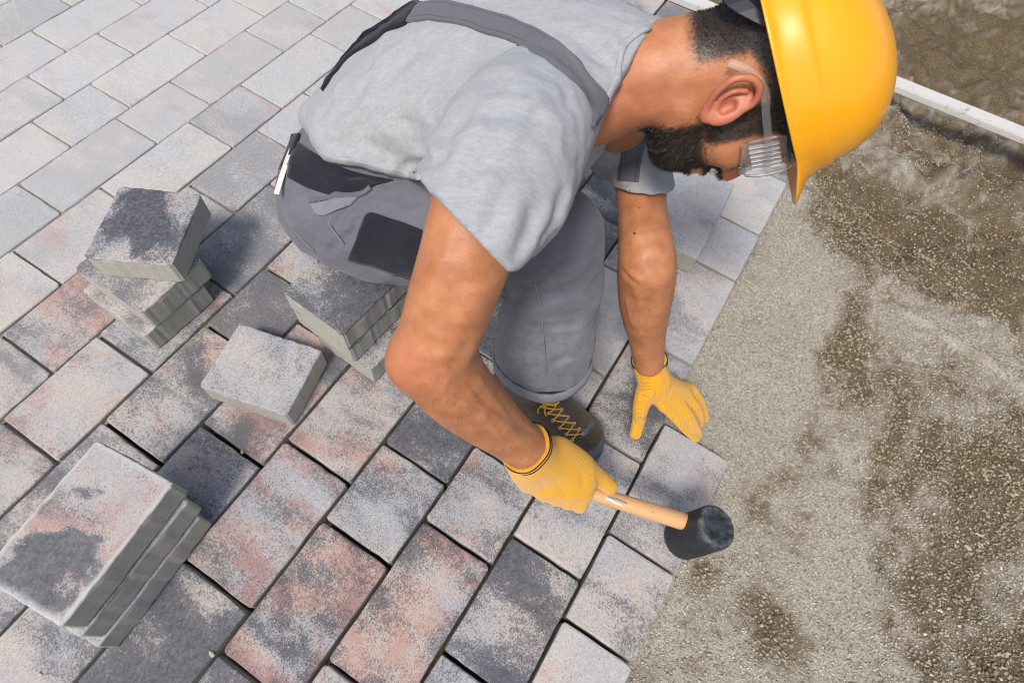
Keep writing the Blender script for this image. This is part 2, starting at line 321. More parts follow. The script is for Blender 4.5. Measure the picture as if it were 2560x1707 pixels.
# sand swept into the joints of the older courses
def joint_sand():
    vv, ff = [], []
    def strip(p, q, w, z):
        p = np.array(p); q = np.array(q); d = (q-p)/np.linalg.norm(q-p); n = np.array([-d[1], d[0]])*w; b = len(vv)
        for a in (p-n, p+n, q+n, q-n): vv.append((a[0], a[1], z))
        ff.append((b, b+1, b+2, b+3))
    for k, js in enumerate(ROWS[:-1]):
        if LINES[k+1][0] < .75: continue
        dz = -.004-.011*max(0, min(1, (1.25-LINES[k+1][0])/.45))
        strip(uv2xy(js[0], lv(k+1, js[0])), uv2xy(js[-1], lv(k+1, js[-1])), .0045, dz)
        for u in js: strip(uv2xy(u, lv(k, u)), uv2xy(u, lv(k+1, u)), .0045, dz-.0007)
    o = mesh('joint_sand', vv, ff, M_SAND, pav); fattr(o, 'damp', np.full(len(vv), .35)); o['kind'] = 'stuff'
joint_sand()
# loose pavers
def loose(c, z, lx, ly, ang, label, dark=.5, red=.4, dust=.1, rim=0., tilt=(0, 0), seed=0, blot=None, group='loose pavers waiting on the pavement'):
    o = bpy.data.objects.new('loose_paver', block_mesh('loose_paver', None, lx, ly, seed=900+seed, bev=.003, nseg=20, nib=.0013)); COL.objects.link(o); o.data.materials.append(M_PAVER)
    o.location = (c[0], c[1], z); o.rotation_euler = (tilt[0], tilt[1], math.radians(ang)); tag(o, label, 'paver', group)
    o['dark'] = dark; o['red'] = red; o['dust'] = dust; o['rim'] = rim
    if blot: o['blot'], o['blot_x'], o['blot_y'] = blot
    return o
def corner(px_, py_, z, ang, a, b):                       # centre of a block from one seen corner; a, b: signed half sizes along its axes
    P = Z(px_, py_, z); c, s = math.cos(math.radians(ang)), math.sin(math.radians(ang)); return P[0]+a*c-b*s, P[1]+a*s+b*c
EPS = .0006
# single block
loose((-.489, .432), THK+EPS, .187, .152, -9.5, 'speckled pink and grey paver lying alone between the two left stacks and the worker', .40, .42, .15, .35, seed=1)
# stack beside the hip
c1 = corner(856, 838, .18+3*EPS, 62, .091, .0785); loose(c1, .18+3*EPS, .182, .157, 62, 'dark speckled paver on top of the stack under the seated worker', .72, .22, .0, .2, seed=2)
c2 = (c1[0]+.002, c1[1]+.001); loose(c2, .12+2*EPS, .182, .157, 62.6, 'middle paver of the stack under the seated worker', .6, .3, 0, .1, seed=3)
c3 = corner(928, 927, .06+EPS, 63, .116, .0785); loose(c3, .06+EPS, .232, .157, 63, 'bottom paver of the stack under the seated worker, jutting out with reddish top', .62, .6, 0, .1, seed=4)
# left stack
loose((-.765, .647), .18+3*EPS, .168, .182, 8-3.5, 'charcoal blotched paver turned askew on top of the far left stack', .55, .45, .0, .35, seed=5, blot=(.75, -.01, .03))
c5 = corner(354, 784, .12+2*EPS, -25+1, -.095, .0785); loose(c5, .12+2*EPS, .19, .157, -24, 'second paver of the far left stack, under the askew charcoal one', .62, .3, .12, .2, seed=6)
c6 = corner(360, 842, .06+2*EPS, -26, -.095, .0785); loose(c6, .06+EPS, .19, .157, -26, 'bottom paver of the far left stack, its pale top rim showing', .5, .3, .1, .3, seed=7)
# near left stack
cb = corner(434, 1206, .18+3*EPS, 72.5, -.116, .0785-.0005); loose(cb, .18+3*EPS, .232, .157, 72.5, 'large pale paver with black and rusty blotches topping the near left stack', .36, .66, .1, .8, seed=8, blot=(.85, -.045, .0))
cb2 = corner(472, 1251.5, .12+2*EPS, 71, -.116, .0785); loose(cb2, .12+2*EPS, .232, .157, 71, 'middle paver of the near left stack with brownish side', .5, .6, .1, .6, seed=9)
cb3 = corner(501, 1292, .06+EPS, 70.5, -.116, .0785); loose(cb3, .06+EPS, .232, .157, 70.5, 'bottom paver of the near left stack', .45, .5, .1, .6, seed=10)
# behind the left arm
cf = corner(1744, 648, .06+EPS, 68.5, .14, .0785); loose(cf, .06+EPS, .28, .157, 68.5, 'pale pink and grey paver left on the pavement behind the bare left forearm', .42, .42, .35, .3, seed=11)
# chips of stone
def chip(x, y, z, s, label, seed):
    rg = np.random.default_rng(seed); bm = bmesh.new(); bmesh.ops.create_icosphere(bm, subdivisions=1, radius=1)
    for v in bm.verts: v.co = Vector((v.co.x*s*1.3, v.co.y*s*.7, v.co.z*s*.6))*(1+rg.normal()*.18)
    me = bpy.data.meshes.new('stone_chip'); bm.to_mesh(me); bm.free(); o = link('stone_chip', me, M_CHIP); P = Z(x, y, z); o.location = (P[0], P[1], z+s*.3); o.rotation_euler = (0, 0, rg.uniform(0, 6)); tag(o, label, 'stone', 'stone chips on the ground')
t_ = NT('pale stone chip', .9, .2); t_.set('Base Color', t_.mix(t_.noise(t_.co(), 300), (.30, .27, .22), (.50, .46, .38))); M_CHIP = t_.out()
chip(606, 1130, .0, .0042, 'small pale stone chip caught in a joint below the single block', 1)
chip(531, 1634, .0, .0055, 'pale stone chip at the joint beside the near left stack', 2)
chip(103, 1683, .0, .004, 'tiny stone chip on the paver near the lower left corner', 3)
chip(1867, 705, -.03, .008, 'brown stone lying at the paver edge beside the bare forearm', 4)
chip(2418, 1368, -.03, .007, 'brown round stone on the damp gravel at the right', 5)
chip(2150, 1150, -.03, .0055, 'pale pebble on the gravel right of the mallet', 6)
# ------------------------------------------------------------------ the screed rail
def plank():
    A = Z(1640, -30, .012); B = Z(2640, 372, .030)
    a2 = Z(1790, 45, .012); b2 = Z(2560, 333, .028)
    t = NT('weathered pale timber', .7, .25); p = t.co('Object'); q = t.vmath('MULTIPLY', p, (2, 30, 30))
    c = t.mix(t.noise(q, 6, 5, .6), (.42, .41, .385), (.66, .65, .62)); c = t.mix(t.step(t.noise(p, 25, 4, .7), .58, .72), c, (.34, .32, .28))
    t.set('Base Color', c); m = t.out(t.bump(t.noise(q, 12, 4), .4, .001))
    d = (B-A)/np.linalg.norm(B-A); A = A-d*.25; B = B+d*.9; L = np.linalg.norm(B-A); w, h = .052, .022
    bm = bmesh.new(); bmesh.ops.create_cube(bm, size=1)
    for v in bm.verts: v.co = Vector((v.co.x*L, v.co.y*w, v.co.z*h))
    bmesh.ops.subdivide_edges(bm, edges=[e for e in bm.edges if abs(e.verts[0].co.x-e.verts[1].co.x) > .1], cuts=30)
    bmesh.ops.bevel(bm, geom=[e for e in bm.edges if abs(e.verts[0].co.y-e.verts[1].co.y)+abs(e.verts[0].co.z-e.verts[1].co.z) < 1e-5], offset=.0025, segments=2, affect='EDGES')
    me = bpy.data.meshes.new('screed_board'); bm.to_mesh(me); bm.free(); o = link('screed_board', me, m); M_ = (A+B)/2
    o.location = tuple(M_); o.rotation_euler = (0, -math.asin(d[2]), math.atan2(d[1], d[0])); tag(o, 'long pale timber screed board lying across the soil behind the hard hat', 'board')
plank()
# ------------------------------------------------------------------ soft shapes: signed distance fields turned into meshes
def T(x, y, d, r): return D(x, y, d), r*d/FPX             # photo pixel, depth, radius in pixels -> point, radius
def nrm(v): v = np.asarray(v, float); return v/np.linalg.norm(v)
def spline(P, n):
    P = np.asarray(P, float)
    if len(P) < 3 or n < 2: return P
    Q = np.vstack([2*P[0]-P[1], P, 2*P[-1]-P[-2]]); out = []
    for i in range(1, len(Q)-2):
        for t in np.arange(n)/n:
            out.append(.5*((2*Q[i])+(Q[i+1]-Q[i-1])*t+(2*Q[i-1]-5*Q[i]+4*Q[i+1]-Q[i+2])*t*t+(3*Q[i]-Q[i-1]-3*Q[i+1]+Q[i+2])*t**3))
    out.append(Q[-2]); return np.array(out)
class Prim:
    pass
def tube(pts, sub=3, flat=None, s=1.0):
    # pts: [(point, radius)]; flat: axis along which the section is s times wider
    A = np.array([np.append(p, r) for p, r in pts]); A = spline(A, sub) if len(A) > 2 else A
    C, Rr = A[:, :3], A[:, 3]; q = Prim(); ext = Rr.max()*max(1, s); q.lo = C.min(0)-ext; q.hi = C.max(0)+ext
    fl = nrm(flat) if flat is not None else None
    A0, A1 = (C[:-1], C[1:]) if len(C) > 1 else (C, C); R0, R1 = (Rr[:-1], Rr[1:]) if len(C) > 1 else (Rr, Rr); AB = A1-A0; L2 = np.maximum((AB*AB).sum(1), 1e-12); sm = max(1., s)
    def f(P):
        lo, hi = P.min(0), P.max(0); c = (lo+hi)/2; rad = np.linalg.norm(hi-lo)/2
        w = c-A0; t = np.clip((w*AB).sum(1)/L2, 0, 1); dc = np.linalg.norm(w-t[:, None]*AB, axis=1)
        lb = np.maximum(dc-rad, 0)/sm-np.maximum(R0, R1); ub = (dc+rad)/min(1., s)-np.minimum(R0, R1); keep = np.flatnonzero(lb <= ub.min())
        best = np.full(len(P), 9.)
        for i in keep:
            w = P-A0[i]; t = np.clip((w@AB[i])/L2[i], 0, 1); w = w-t[:, None]*AB[i]; d2 = np.einsum('ij,ij->i', w, w)
            if fl is not None: wn = w@fl; d2 = d2-wn*wn*(1-1/(s*s))
            np.minimum(best, np.sqrt(np.maximum(d2, 0))-(R0[i]+(R1[i]-R0[i])*t), out=best)
        return best
    q.f = f; return q
def ell(c, ax, rad):
    c = np.asarray(c, float); ax = np.asarray(ax, float); rad = np.asarray(rad, float); q = Prim(); e = np.abs(ax.T)@rad; q.lo = c-e; q.hi = c+e
    def f(P):
        L = (P-c)@ax.T; k0 = np.linalg.norm(L/rad, axis=1); k1 = np.linalg.norm(L/(rad*rad), axis=1); return k0*(k0-1)/np.maximum(k1, 1e-6)
    q.f = f; return q
def rbox(c, ax, half, r):
    c = np.asarray(c, float); ax = np.asarray(ax, float); half = np.asarray(half, float); q = Prim(); e = np.abs(ax.T)@half; q.lo = c-e; q.hi = c+e
    def f(P):
        L = np.abs((P-c)@ax.T)-(half-r); return np.linalg.norm(np.maximum(L, 0), axis=1)+np.minimum(L.max(1), 0)-r
    q.f = f; return q
def halfspace(p, n):
    p = np.asarray(p, float); n = nrm(n); q = Prim(); q.lo = np.full(3, -9.); q.hi = np.full(3, 9.)
    q.f = lambda P: (p-P)@n*1.0                               # negative on the side n points to
    return q
def asprim(sd):
    us = [q for op, q, k in sd.ops if op == 'u']; q = Prim(); q.lo = np.min([u.lo for u in us], 0); q.hi = np.max([u.hi for u in us], 0); q.f = lambda P: sd(P, mar=.08); return q
class Sdf:
    def __init__(s): s.ops = []; s.str = []
    def add(s, q, k=.02): s.ops.append(('u', q, k)); return s
    def sub(s, q, k=.004): s.ops.append(('s', q, k)); return s
    def clip(s, q, k=.002): s.ops.append(('i', q, k)); return s
    def stroke(s, P, amp, w):                               # soft fold (amp < 0) or crease (amp > 0) along a curve
        P = spline(np.asarray(P, float), 4); s.str.append((P, amp, w, P.min(0)-3*w, P.max(0)+3*w)); return s
    def __call__(s, P, lo=None, hi=None, mar=.03):
        P = np.asarray(P, np.float64); d = np.full(len(P), 1., np.float64)
        if lo is None: lo = P.min(0); hi = P.max(0)
        for op, q, k in s.ops:
            m = max(k, mar)
            if op != 'i' and (np.any(q.lo-m > hi) or np.any(q.hi+m < lo)): continue
            v = q.f(P)
            if op == 'u':
                h = np.maximum(k-np.abs(d-v), 0)/k; d = np.minimum(d, v)-h*h*k*.25
            else:
                if op == 's': v = -v
                h = np.maximum(k-np.abs(d-v), 0)/k; d = np.maximum(d, v)+h*h*k*.25
        for S, amp, w, l, h in s.str:
            if np.any(l > hi) or np.any(h < lo): continue
            near = np.where(np.all((P > l) & (P < h), axis=1))[0]
            if not len(near): continue
            Q = P[near]; best = np.full(len(Q), 9.)
            n = len(S)-1; al = np.zeros(len(Q))
            for i in range(n):
                a = S[i]; ab = S[i+1]-a; wv = Q-a; t = np.clip((wv@ab)/max(1e-12, ab@ab), 0, 1); wv = wv-t[:, None]*ab
                dd = np.einsum('ij,ij->i', wv, wv); b = dd < best; best[b] = dd[b]; al[b] = (i+t[b])/n
            fade = np.clip(np.minimum(al, 1-al)*5, 0, 1); fade = fade*fade*(3-2*fade)
            d[near] += amp*np.exp(-best/(w*w))*fade
        return d
    def grad(s, P, e=.0008):
        g = np.zeros((len(P), 3))
        for i in range(3):
            o = np.zeros(3); o[i] = e; g[:, i] = s(P+o)-s(P-o)
        return g/np.maximum(np.linalg.norm(g, axis=1), 1e-9)[:, None]
    def hit(s, pts, d0=.3, d1=1.6):                          # first surface points seen from the camera side at photo pixels
        pts = np.atleast_2d(np.asarray(pts, float)); R_ = np.array([ray(a, b) for a, b in pts]); R_ = R_/np.linalg.norm(R_, axis=1)[:, None]
        t = np.full(len(pts), d0); dmin = np.full(len(pts), 9.); tm = t.copy()
        for _ in range(60):
            v = s(_C+t[:, None]*R_, mar=.3); b = np.abs(v) < dmin; dmin[b] = np.abs(v)[b]; tm[b] = t[b]
            t = np.where(v > 2e-4, t+np.clip(v, 2e-4, .05)*.85, t)
            t = np.minimum(t, d1)
        return _C+tm[:, None]*R_
    def strokes(s, L):
        n = [len(p) for p, a, w in L]; Q = s.hit([q for p, a, w in L for q in p]); i = 0
        for (p, a, w), k in zip(L, n): s.stroke(Q[i:i+k], a, w); i += k
    def snap(s, P, it=6):
        P = np.array(P, float)
        for _ in range(it): P = P-s.grad(P)*np.clip(s(P, mar=.3), -.02, .02)[:, None]
        return P
    def mesh(s, h, n=28, newton=1):
        us = [q for op, q, k in s.ops if op == 'u']; lo = np.min([q.lo for q in us], 0)-.012; hi = np.max([q.hi for q in us], 0)+.012
        nb = np.ceil((hi-lo)/(h*n)).astype(int); B = np.stack(np.meshgrid(*[np.arange(k) for k in nb], indexing='ij'), -1).reshape(-1, 3)
        cen = lo+(B+.5)*h*n; dc = s(cen, mar=9.); act = B[np.abs(dc) < h*n*.87*1.35+.012]
        ar = np.arange(n+1); G = np.stack(np.meshgrid(ar, ar, ar, indexing='ij'), -1).reshape(-1, 3); big = nb*n+4
        def gid(c): c = c+1; return (c[..., 0]*big[1]+c[..., 1])*big[2]+c[..., 2]
        VI, VP, FQ = [], [], []
        for b in act:
            base = b*n; P = lo+(G+base)*h; v = s(P, P[0]-h, P[-1]+h)
            if v.min() > 0 or v.max() < 0: continue
            v = v.reshape(n+1, n+1, n+1); ins = v < 0
            acc = np.zeros((n, n, n, 3)); cnt = np.zeros((n, n, n))
            for ax in range(3):
                sl0 = [slice(None)]*3; sl1 = [slice(None)]*3; sl0[ax] = slice(0, n); sl1[ax] = slice(1, n+1)
                v0 = v[tuple(sl0)]; v1 = v[tuple(sl1)]; cr = ins[tuple(sl0)] != ins[tuple(sl1)]
                with np.errstate(divide='ignore', invalid='ignore'): t = np.where(cr, v0/(v0-v1), 0)
                o = [k for k in range(3) if k != ax]
                for da in (0, 1):
                    for db in (0, 1):
                        s4 = [slice(None)]*3; s4[o[0]] = slice(da, n+da); s4[o[1]] = slice(db, n+db)
                        c4 = cr[tuple(s4)]; t4 = t[tuple(s4)]; cnt += c4
                        acc[..., ax] += np.where(c4, t4, 0); acc[..., o[0]] += np.where(c4, da, 0); acc[..., o[1]] += np.where(c4, db, 0)
                # quads around crossing edges whose base corner lies in this block
                bs = [slice(0, n)]*3; e = np.argwhere(cr[tuple(bs)])
                if len(e):
                    u1 = np.zeros(3, int); u1[o[0]] = 1; u2 = np.zeros(3, int); u2[o[1]] = 1; E = e+base
                    q = np.stack([gid(E-u1-u2), gid(E-u2), gid(E), gid(E-u1)], 1)
                    flip = ins[tuple(e.T)]
                    if ax == 1: flip = ~flip
                    q = np.where(flip[:, None], q, q[:, ::-1]); FQ.append(q)
            m = cnt > 0; c = np.argwhere(m)
            if len(c): VI.append(gid(c+base)); VP.append(lo+(c+base+acc[m]/cnt[m][:, None])*h)
        VI = np.concatenate(VI); VP = np.concatenate(VP); FQ = np.concatenate(FQ)
        od = np.argsort(VI); VI = VI[od]; VP = VP[od]; k = np.searchsorted(VI, FQ); k = np.minimum(k, len(VI)-1); ok = (VI[k] == FQ).all(1); F = k[ok]
        for _ in range(newton):
            VP = s._newton(VP)
        return VP, F
    def _newton(s, VP):
        key = np.floor(VP/.08).astype(int); key = (key[:, 0]*4096+key[:, 1])*4096+key[:, 2]; od = np.argsort(key, kind='stable'); cuts = np.flatnonzero(np.diff(key[od]))+1
        out = VP.copy()
        for g in np.split(od, cuts):
            P = VP[g]; lo = P.min(0)-.002; hi = P.max(0)+.002; v = s(P, lo, hi); e = .0007; gr = np.zeros((len(P), 3))
            for i in range(3): o = np.zeros(3); o[i] = e; gr[:, i] = (s(P+o, lo, hi)-s(P-o, lo, hi))/(2*e)
            g2 = np.maximum((gr*gr).sum(1), .2); out[g] = P-gr*np.clip(v/g2, -.002, .002)[:, None]
        return out
def relax(V, F, it=1, lam=.5):
    E = np.concatenate([F[:, [0, 1]], F[:, [1, 2]], F[:, [2, 3]], F[:, [3, 0]]])
    for _ in range(it):
        acc = np.zeros_like(V); cnt = np.zeros(len(V))
        for a, b in ((0, 1), (1, 0)):
            for i in range(3): acc[:, i] += np.bincount(E[:, a], V[E[:, b], i], len(V))
            cnt += np.bincount(E[:, a], minlength=len(V))
        V = V+lam*(acc/np.maximum(cnt, 1)[:, None]-V)
    return V
def sheet(name, sdf, ea, eb, n, m, off, mat, parent, thick=.0015, bulge=0., is3d=False, rum=()):
    # a strip of cloth laid on a soft shape between two edge curves given in photo pixels
    A = spline(np.asarray(ea, float), 8); B = spline(np.asarray(eb, float), 8)
    def res(P, k):
        L = np.concatenate([[0], np.cumsum(np.linalg.norm(np.diff(P, axis=0), axis=1))]); t = np.linspace(0, L[-1], k); return np.stack([np.interp(t, L, P[:, i]) for i in range(P.shape[1])], 1)
    A = res(A, n); B = res(B, n); w = np.linspace(0, 1, m)[None, :, None]; G = (A[:, None]*(1-w)+B[:, None]*w).reshape(-1, A.shape[1])
    P = sdf.snap(G) if is3d else sdf.hit(G)
    N = sdf.grad(P, .003); bl = (1-(2*np.linspace(0, 1, m)-1)**4)[None, :].repeat(n, 0).ravel()
    P = P.reshape(n, m, 3)
    for _ in range(2): P[1:-1, 1:-1] = .5*P[1:-1, 1:-1]+.125*(P[:-2, 1:-1]+P[2:, 1:-1]+P[1:-1, :-2]+P[1:-1, 2:])
    P = P.reshape(-1, 3)
    for r_ in rum: P = P+N*rumple(P, None, *r_)
    top = P+N*(off+thick+bulge*bl)[:, None] if bulge else P+N*(off+thick)
    bot = P+N*off-N*.004
    V = np.vstack([top, bot]); F = []; K = n*m
    idx = lambda i, j: i*m+j
    for i in range(n-1):
        for j in range(m-1): F.append((idx(i, j), idx(i, j+1), idx(i+1, j+1), idx(i+1, j))); F.append((K+idx(i, j), K+idx(i+1, j), K+idx(i+1, j+1), K+idx(i, j+1)))
    rim = [idx(0, j) for j in range(m)]+[idx(i, m-1) for i in range(1, n)]+[idx(n-1, j) for j in range(m-2, -1, -1)]+[idx(i, 0) for i in range(n-2, 0, -1)]
    for a, b in zip(rim, rim[1:]+rim[:1]): F.append((a, K+a, K+b, b))
    o = mesh(name, V, np.array(F), mat, None, True); bm = bmesh.new(); bm.from_mesh(o.data); bmesh.ops.recalc_face_normals(bm, faces=bm.faces); bm.to_mesh(o.data); bm.free(); o.data.update()
    if parent is not None: o.parent = parent
    sc = np.tile(np.repeat(np.linspace(0, 1, n), m), 2); fattr(o, 'along', sc); fattr(o, 'across', np.tile(np.tile(np.linspace(0, 1, m), n), 2))
    return o
def cord(name, P, r, mat, parent=None, sub=5, seg=7, flat=1.0, closed=False):
    P = spline(P, sub); n = len(P); V, F = [], []
    rr = np.full(n, r) if np.isscalar(r) else np.interp(np.linspace(0, 1, n), np.linspace(0, 1, len(r)), r)
    tn = np.gradient(P, axis=0); tn /= np.maximum(np.linalg.norm(tn, axis=1), 1e-9)[:, None]; a = np.array([.3, .2, .9]); a = nrm(a-tn[0]*(a@tn[0]))
    for i in range(n):
        a = nrm(a-tn[i]*(a@tn[i])); b = np.cross(tn[i], a)
        for k in range(seg): t = 2*math.pi*k/seg; V.append(P[i]+rr[i]*(a*math.cos(t)*flat+b*math.sin(t)))
    for i in range(n-1):
        for k in range(seg): j = (k+1) % seg; F.append((i*seg+k, i*seg+j, (i+1)*seg+j, (i+1)*seg+k))
    F.append(tuple(range(seg))[::-1]); F.append(tuple((n-1)*seg+k for k in range(seg)))
    return mesh(name, V, F, mat, parent, True)
def vnoise(P, scale, seed, M=None):                      # smooth 3-D value noise in -.5 .. .5
    Q = (P if M is None else P@M)*scale+517.3; i = np.floor(Q).astype(np.int64); f = Q-i; f = f*f*(3-2*f); out = 0
    for a in (0, 1):
        for b_ in (0, 1):
            for c in (0, 1):
                h = ((i[:, 0]+a)*73856093) ^ ((i[:, 1]+b_)*19349663) ^ ((i[:, 2]+c)*83492791) ^ (seed*2654435); h = (h ^ (h >> 13))*1274126177; h = (h & 0xffffff)/16777216.
                out = out+h*(f[:, 0] if a else 1-f[:, 0])*(f[:, 1] if b_ else 1-f[:, 1])*(f[:, 2] if c else 1-f[:, 2])
    return out-.5
def vnormals(V, F):
    n = np.cross(V[F[:, 2]]-V[F[:, 0]], V[F[:, 3]]-V[F[:, 1]]); N = np.zeros_like(V)
    for k in range(4):
        for i in range(3): N[:, i] += np.bincount(F[:, k], n[:, i], len(V))
    return N/np.maximum(np.linalg.norm(N, axis=1), 1e-12)[:, None]
def rumple(V, F, ax, amp, scale, seed, stretch=.3):      # shallow cloth folds running along ax
    ax = nrm(ax); M = np.eye(3)-(1-stretch)*np.outer(ax, ax); w = vnoise(V, scale*.5, seed+9, M)*.9
    n = vnoise(V+w[:, None]*.03, scale, seed, M); r = 1-2*np.abs(n)*1.6; n2 = vnoise(V, scale*2.3, seed+3, M)
    d = ((r-.55)*amp+n2*amp*.5)[:, None]
    return d if F is None else V+vnormals(V, F)*d
# ------------------------------------------------------------------ materials of the worker
def skin_material():
    t = NT('skin', .44, .5); p = t.co('Object'); red = t.attr('red'); hr = t.attr('hair')
    n = t.noise(p, 35, 4, .6); n2 = t.noise(p, 260, 3, .6)
    c = t.mix(t.step(n, .15, .85), (.36, .135, .054), (.54, .235, .108)); c = t.mix(t.math('MULTIPLY', red, .75), c, (.46, .125, .08))
    c = t.mix(t.math('MULTIPLY', t.step(t.noise(p, 90, 3, .7), .60, .72), .35), c, (.34, .13, .07))
    c = t.mix(t.step(t.math('ADD', hr, t.math('MULTIPLY', t.math('SUBTRACT', n2, .5), .55)), .30, .95), c, (.030, .020, .015))
    c = t.mix(t.step(t.attr('mole'), .4, .6), c, (.10, .03, .02))
    t.set('Base Color', c); t.set('Subsurface Weight', .25); t.set('Subsurface Radius', (.012, .005, .003)); t.set('Subsurface Scale', .35)
    t.set('Roughness', t.math('ADD', .34, t.math('MULTIPLY', n2, .22)))
    return t.out(t.bump(t.math('ADD', n2, t.noise(p, 700, 2)), .38, .0010))
def cloth_material(name, c0, c1, fine=900, heather=.5, wear=None, rough=.92, dusty=False, stitch=False):
    t = NT(name, rough, .15); p = t.co('Object'); n = t.noise(p, fine, 2, .6); q = t.vmath('MULTIPLY', p, (1, 3, 1)); n2 = t.step(t.noise(q, 110, 4, .8), .30, .70); n3 = t.noise(p, 14, 4, .6)
    c = t.mix(t.math('ADD', t.math('MULTIPLY', n, heather), t.math('MULTIPLY', n2, 1-heather)), c0, c1)
    if wear: c = t.mix(t.math('MULTIPLY', t.step(n3, .5, .8), wear[1]), c, wear[0])
    if dusty: c = t.mix(t.math('MULTIPLY', t.attr('dust'), t.step(t.math('ADD', n3, t.math('MULTIPLY', n2, .2)), .25, .95)), c, (.27, .27, .285))
    if stitch:
        ac = t.attr('across'); e_ = t.math('ABSOLUTE', t.math('SUBTRACT', t.math('ABSOLUTE', t.math('SUBTRACT', ac, .5)), .34)); c = t.mix(t.math('MULTIPLY', t.step(e_, .035, .012), .6), c, (.05, .05, .06))
    t.set('Base Color', c); t.set('Sheen Weight', .15); t.set('Sheen Roughness', .5)
    return t.out(t.bump(t.math('ADD', n, t.math('MULTIPLY', n2, .7)), .35, .0008, t.bump(n3, .25, .004)))
def plain(name, col, rough=.5, spec=.4, n=None, amt=.15, bump=0., metal=0.):
    t = NT(name, rough, spec); p = t.co('Object'); k = t.noise(p, n or 80, 4, .65)
    t.set('Base Color', t.mix(k, tuple(c*(1-amt) for c in col), tuple(min(1, c*(1+amt)) for c in col))); t.set('Metallic', metal)
    return t.out(t.bump(k, bump, .001) if bump else None)
def glove_material(name='yellow knit'):
    t = NT(name, .9, .1); p = t.co('Object'); r = t.attr('rib'); n = t.noise(p, 500, 2)
    w = t.math('SINE', t.math('MULTIPLY', r, 2*math.pi/.0029)); w2 = t.math('SINE', t.math('MULTIPLY', t.attr('knit'), 2*math.pi/.0026))
    k = t.math('ADD', t.math('MULTIPLY', w, .5), .5)
    c = t.mix(t.step(k, .0, .45), (.58, .26, .012), (.74, .365, .022)); c = t.mix(t.noise(p, 22, 3), c, t.mix(.5, c, (.70, .38, .04)))
    c = t.mix(t.step(t.attr('trim'), .4, .6), c, (.022, .02, .018))
    t.set('Base Color', c); t.set('Sheen Weight', .3)
    hgt = t.math('ADD', t.math('ADD', w, t.math('MULTIPLY', w2, .35)), t.math('MULTIPLY', n, .6))
    return t.out(t.bump(hgt, .6, .0010))
M_SKIN = skin_material()
M_SHIRT = cloth_material('heather grey jersey', (.265, .275, .288), (.40, .415, .432), 420, .5)
M_PANTS = cloth_material('grey work canvas', (.10, .102, .125), (.15, .152, .178), 1400, .6, ((.22, .22, .24), .30), dusty=True)
M_PANTS2 = cloth_material('worn grey canvas', (.15, .15, .185), (.22, .22, .25), 1400, .6, ((.30, .30, .32), .5))
M_BLACK = cloth_material('black canvas', (.011, .012, .018), (.022, .023, .032), 1400, .6, None, .95)
M_STRAP = cloth_material('grey strap webbing', (.095, .097, .118), (.145, .147, .168), 1200, .7, stitch=True)
M_GLOVE = glove_material()
M_WHITE = plain('white cotton tape', (.58, .57, .54), .8, .2, 300, .1, .3)
M_LEATHER = cloth_material('dusty brown leather', (.035, .026, .02), (.085, .066, .05), 350, .5, ((.14, .12, .10), .5), .75)
M_RUBBER = plain('dusty dark rubber', (.055, .062, .07), .55, .4, 120, .4, .3)
M_LACE = plain('yellow lace', (.62, .36, .04), .8, .2, 400, .2, .3)
M_HAIR = plain('black hair', (.022, .015, .011), .45, .4, 500, .4)
M_STRAPBLK = plain('black plastic strap', (.018, .021, .026), .45, .45, 60, .3)
def helmet_material():
    t = NT('yellow helmet plastic', .22, .5); p = t.co('Object')
    t.set('Base Color', t.mix(t.noise(p, 18, 4, .6), (.82, .345, .002), (.87, .375, .004))); t.set('Coat Weight', .35); t.set('Coat Roughness', .12)
    t.set('Subsurface Weight', .06); t.set('Subsurface Radius', (.01, .005, .001))
    t.set('Roughness', t.math('ADD', .22, t.math('MULTIPLY', t.noise(p, 45, 5, .7), .16)))
    return t.out(t.bump(t.noise(p, 10, 2), .04, .01))
M_HELMET = helmet_material()
def clear_material():
    t = NT('clear plastic', .08, .5); t.set('Base Color', (.93, .94, .95)); t.set('Transmission Weight', .94); t.set('IOR', 1.35); return t.out()
M_CLEAR = clear_material()
# ------------------------------------------------------------------ the worker: joints
r_h = nrm(ray(1838, 255)); n_h = -r_h
ixh = nrm(_R-(_R@n_h)*n_h); iyh = np.cross(n_h, ixh)
TA, YA = math.radians(13), math.radians(21)
c_h = math.cos(TA)*ixh+math.sin(TA)*iyh; g0 = math.sin(TA)*ixh-math.cos(TA)*iyh
g_h = math.cos(YA)*g0+math.sin(YA)*r_h; l_h = np.cross(c_h, g_h)    # crown, face and right-ear directions
if l_h@n_h < 0: l_h = -l_h
HC = D(1838, 255, .645)-.072*l_h                                     # between the ears
def H(f, u, s=0.): return HC+f*g_h+u*c_h+s*l_h                       # head point: forward, up, to the right ear
HA = np.array([g_h, c_h, l_h])
SP0, SP1, SP2, SP3 = D(905, 405, .97), D(1105, 255, .90), D(1325, 175, .83), D(1490, 205, .765)
s_ax = nrm(SP3-SP0); l_ax = nrm(np.cross((0, 0, 1), s_ax)); RO = math.radians(-14); d_ax = np.cross(s_ax, l_ax)
l_ax = math.cos(RO)*l_ax+math.sin(RO)*d_ax; d_ax = np.cross(s_ax, l_ax); 
ARM_R = [T(1290, 345, .625, 118), T(1215, 480, .605, 125), T(1165, 640, .615, 116), T(1115, 790, .645, 107), T(1090, 888, .675, 98), T(1130, 960, .72, 96), T(1215, 1040, .79, 78), T(1270, 1085, .835, 63), T(1318, 1122, .875, 57)]
ARM_L = [T(1560, 350, .99, 70), T(1598, 440, .97, 65), T(1606, 540, .945, 61), T(1617, 645, .925, 71), T(1616, 700, .96, 72), T(1613, 770, 1.01, 62), T(1617, 840, 1.075, 46), T(1622, 905, 1.13, 37)]
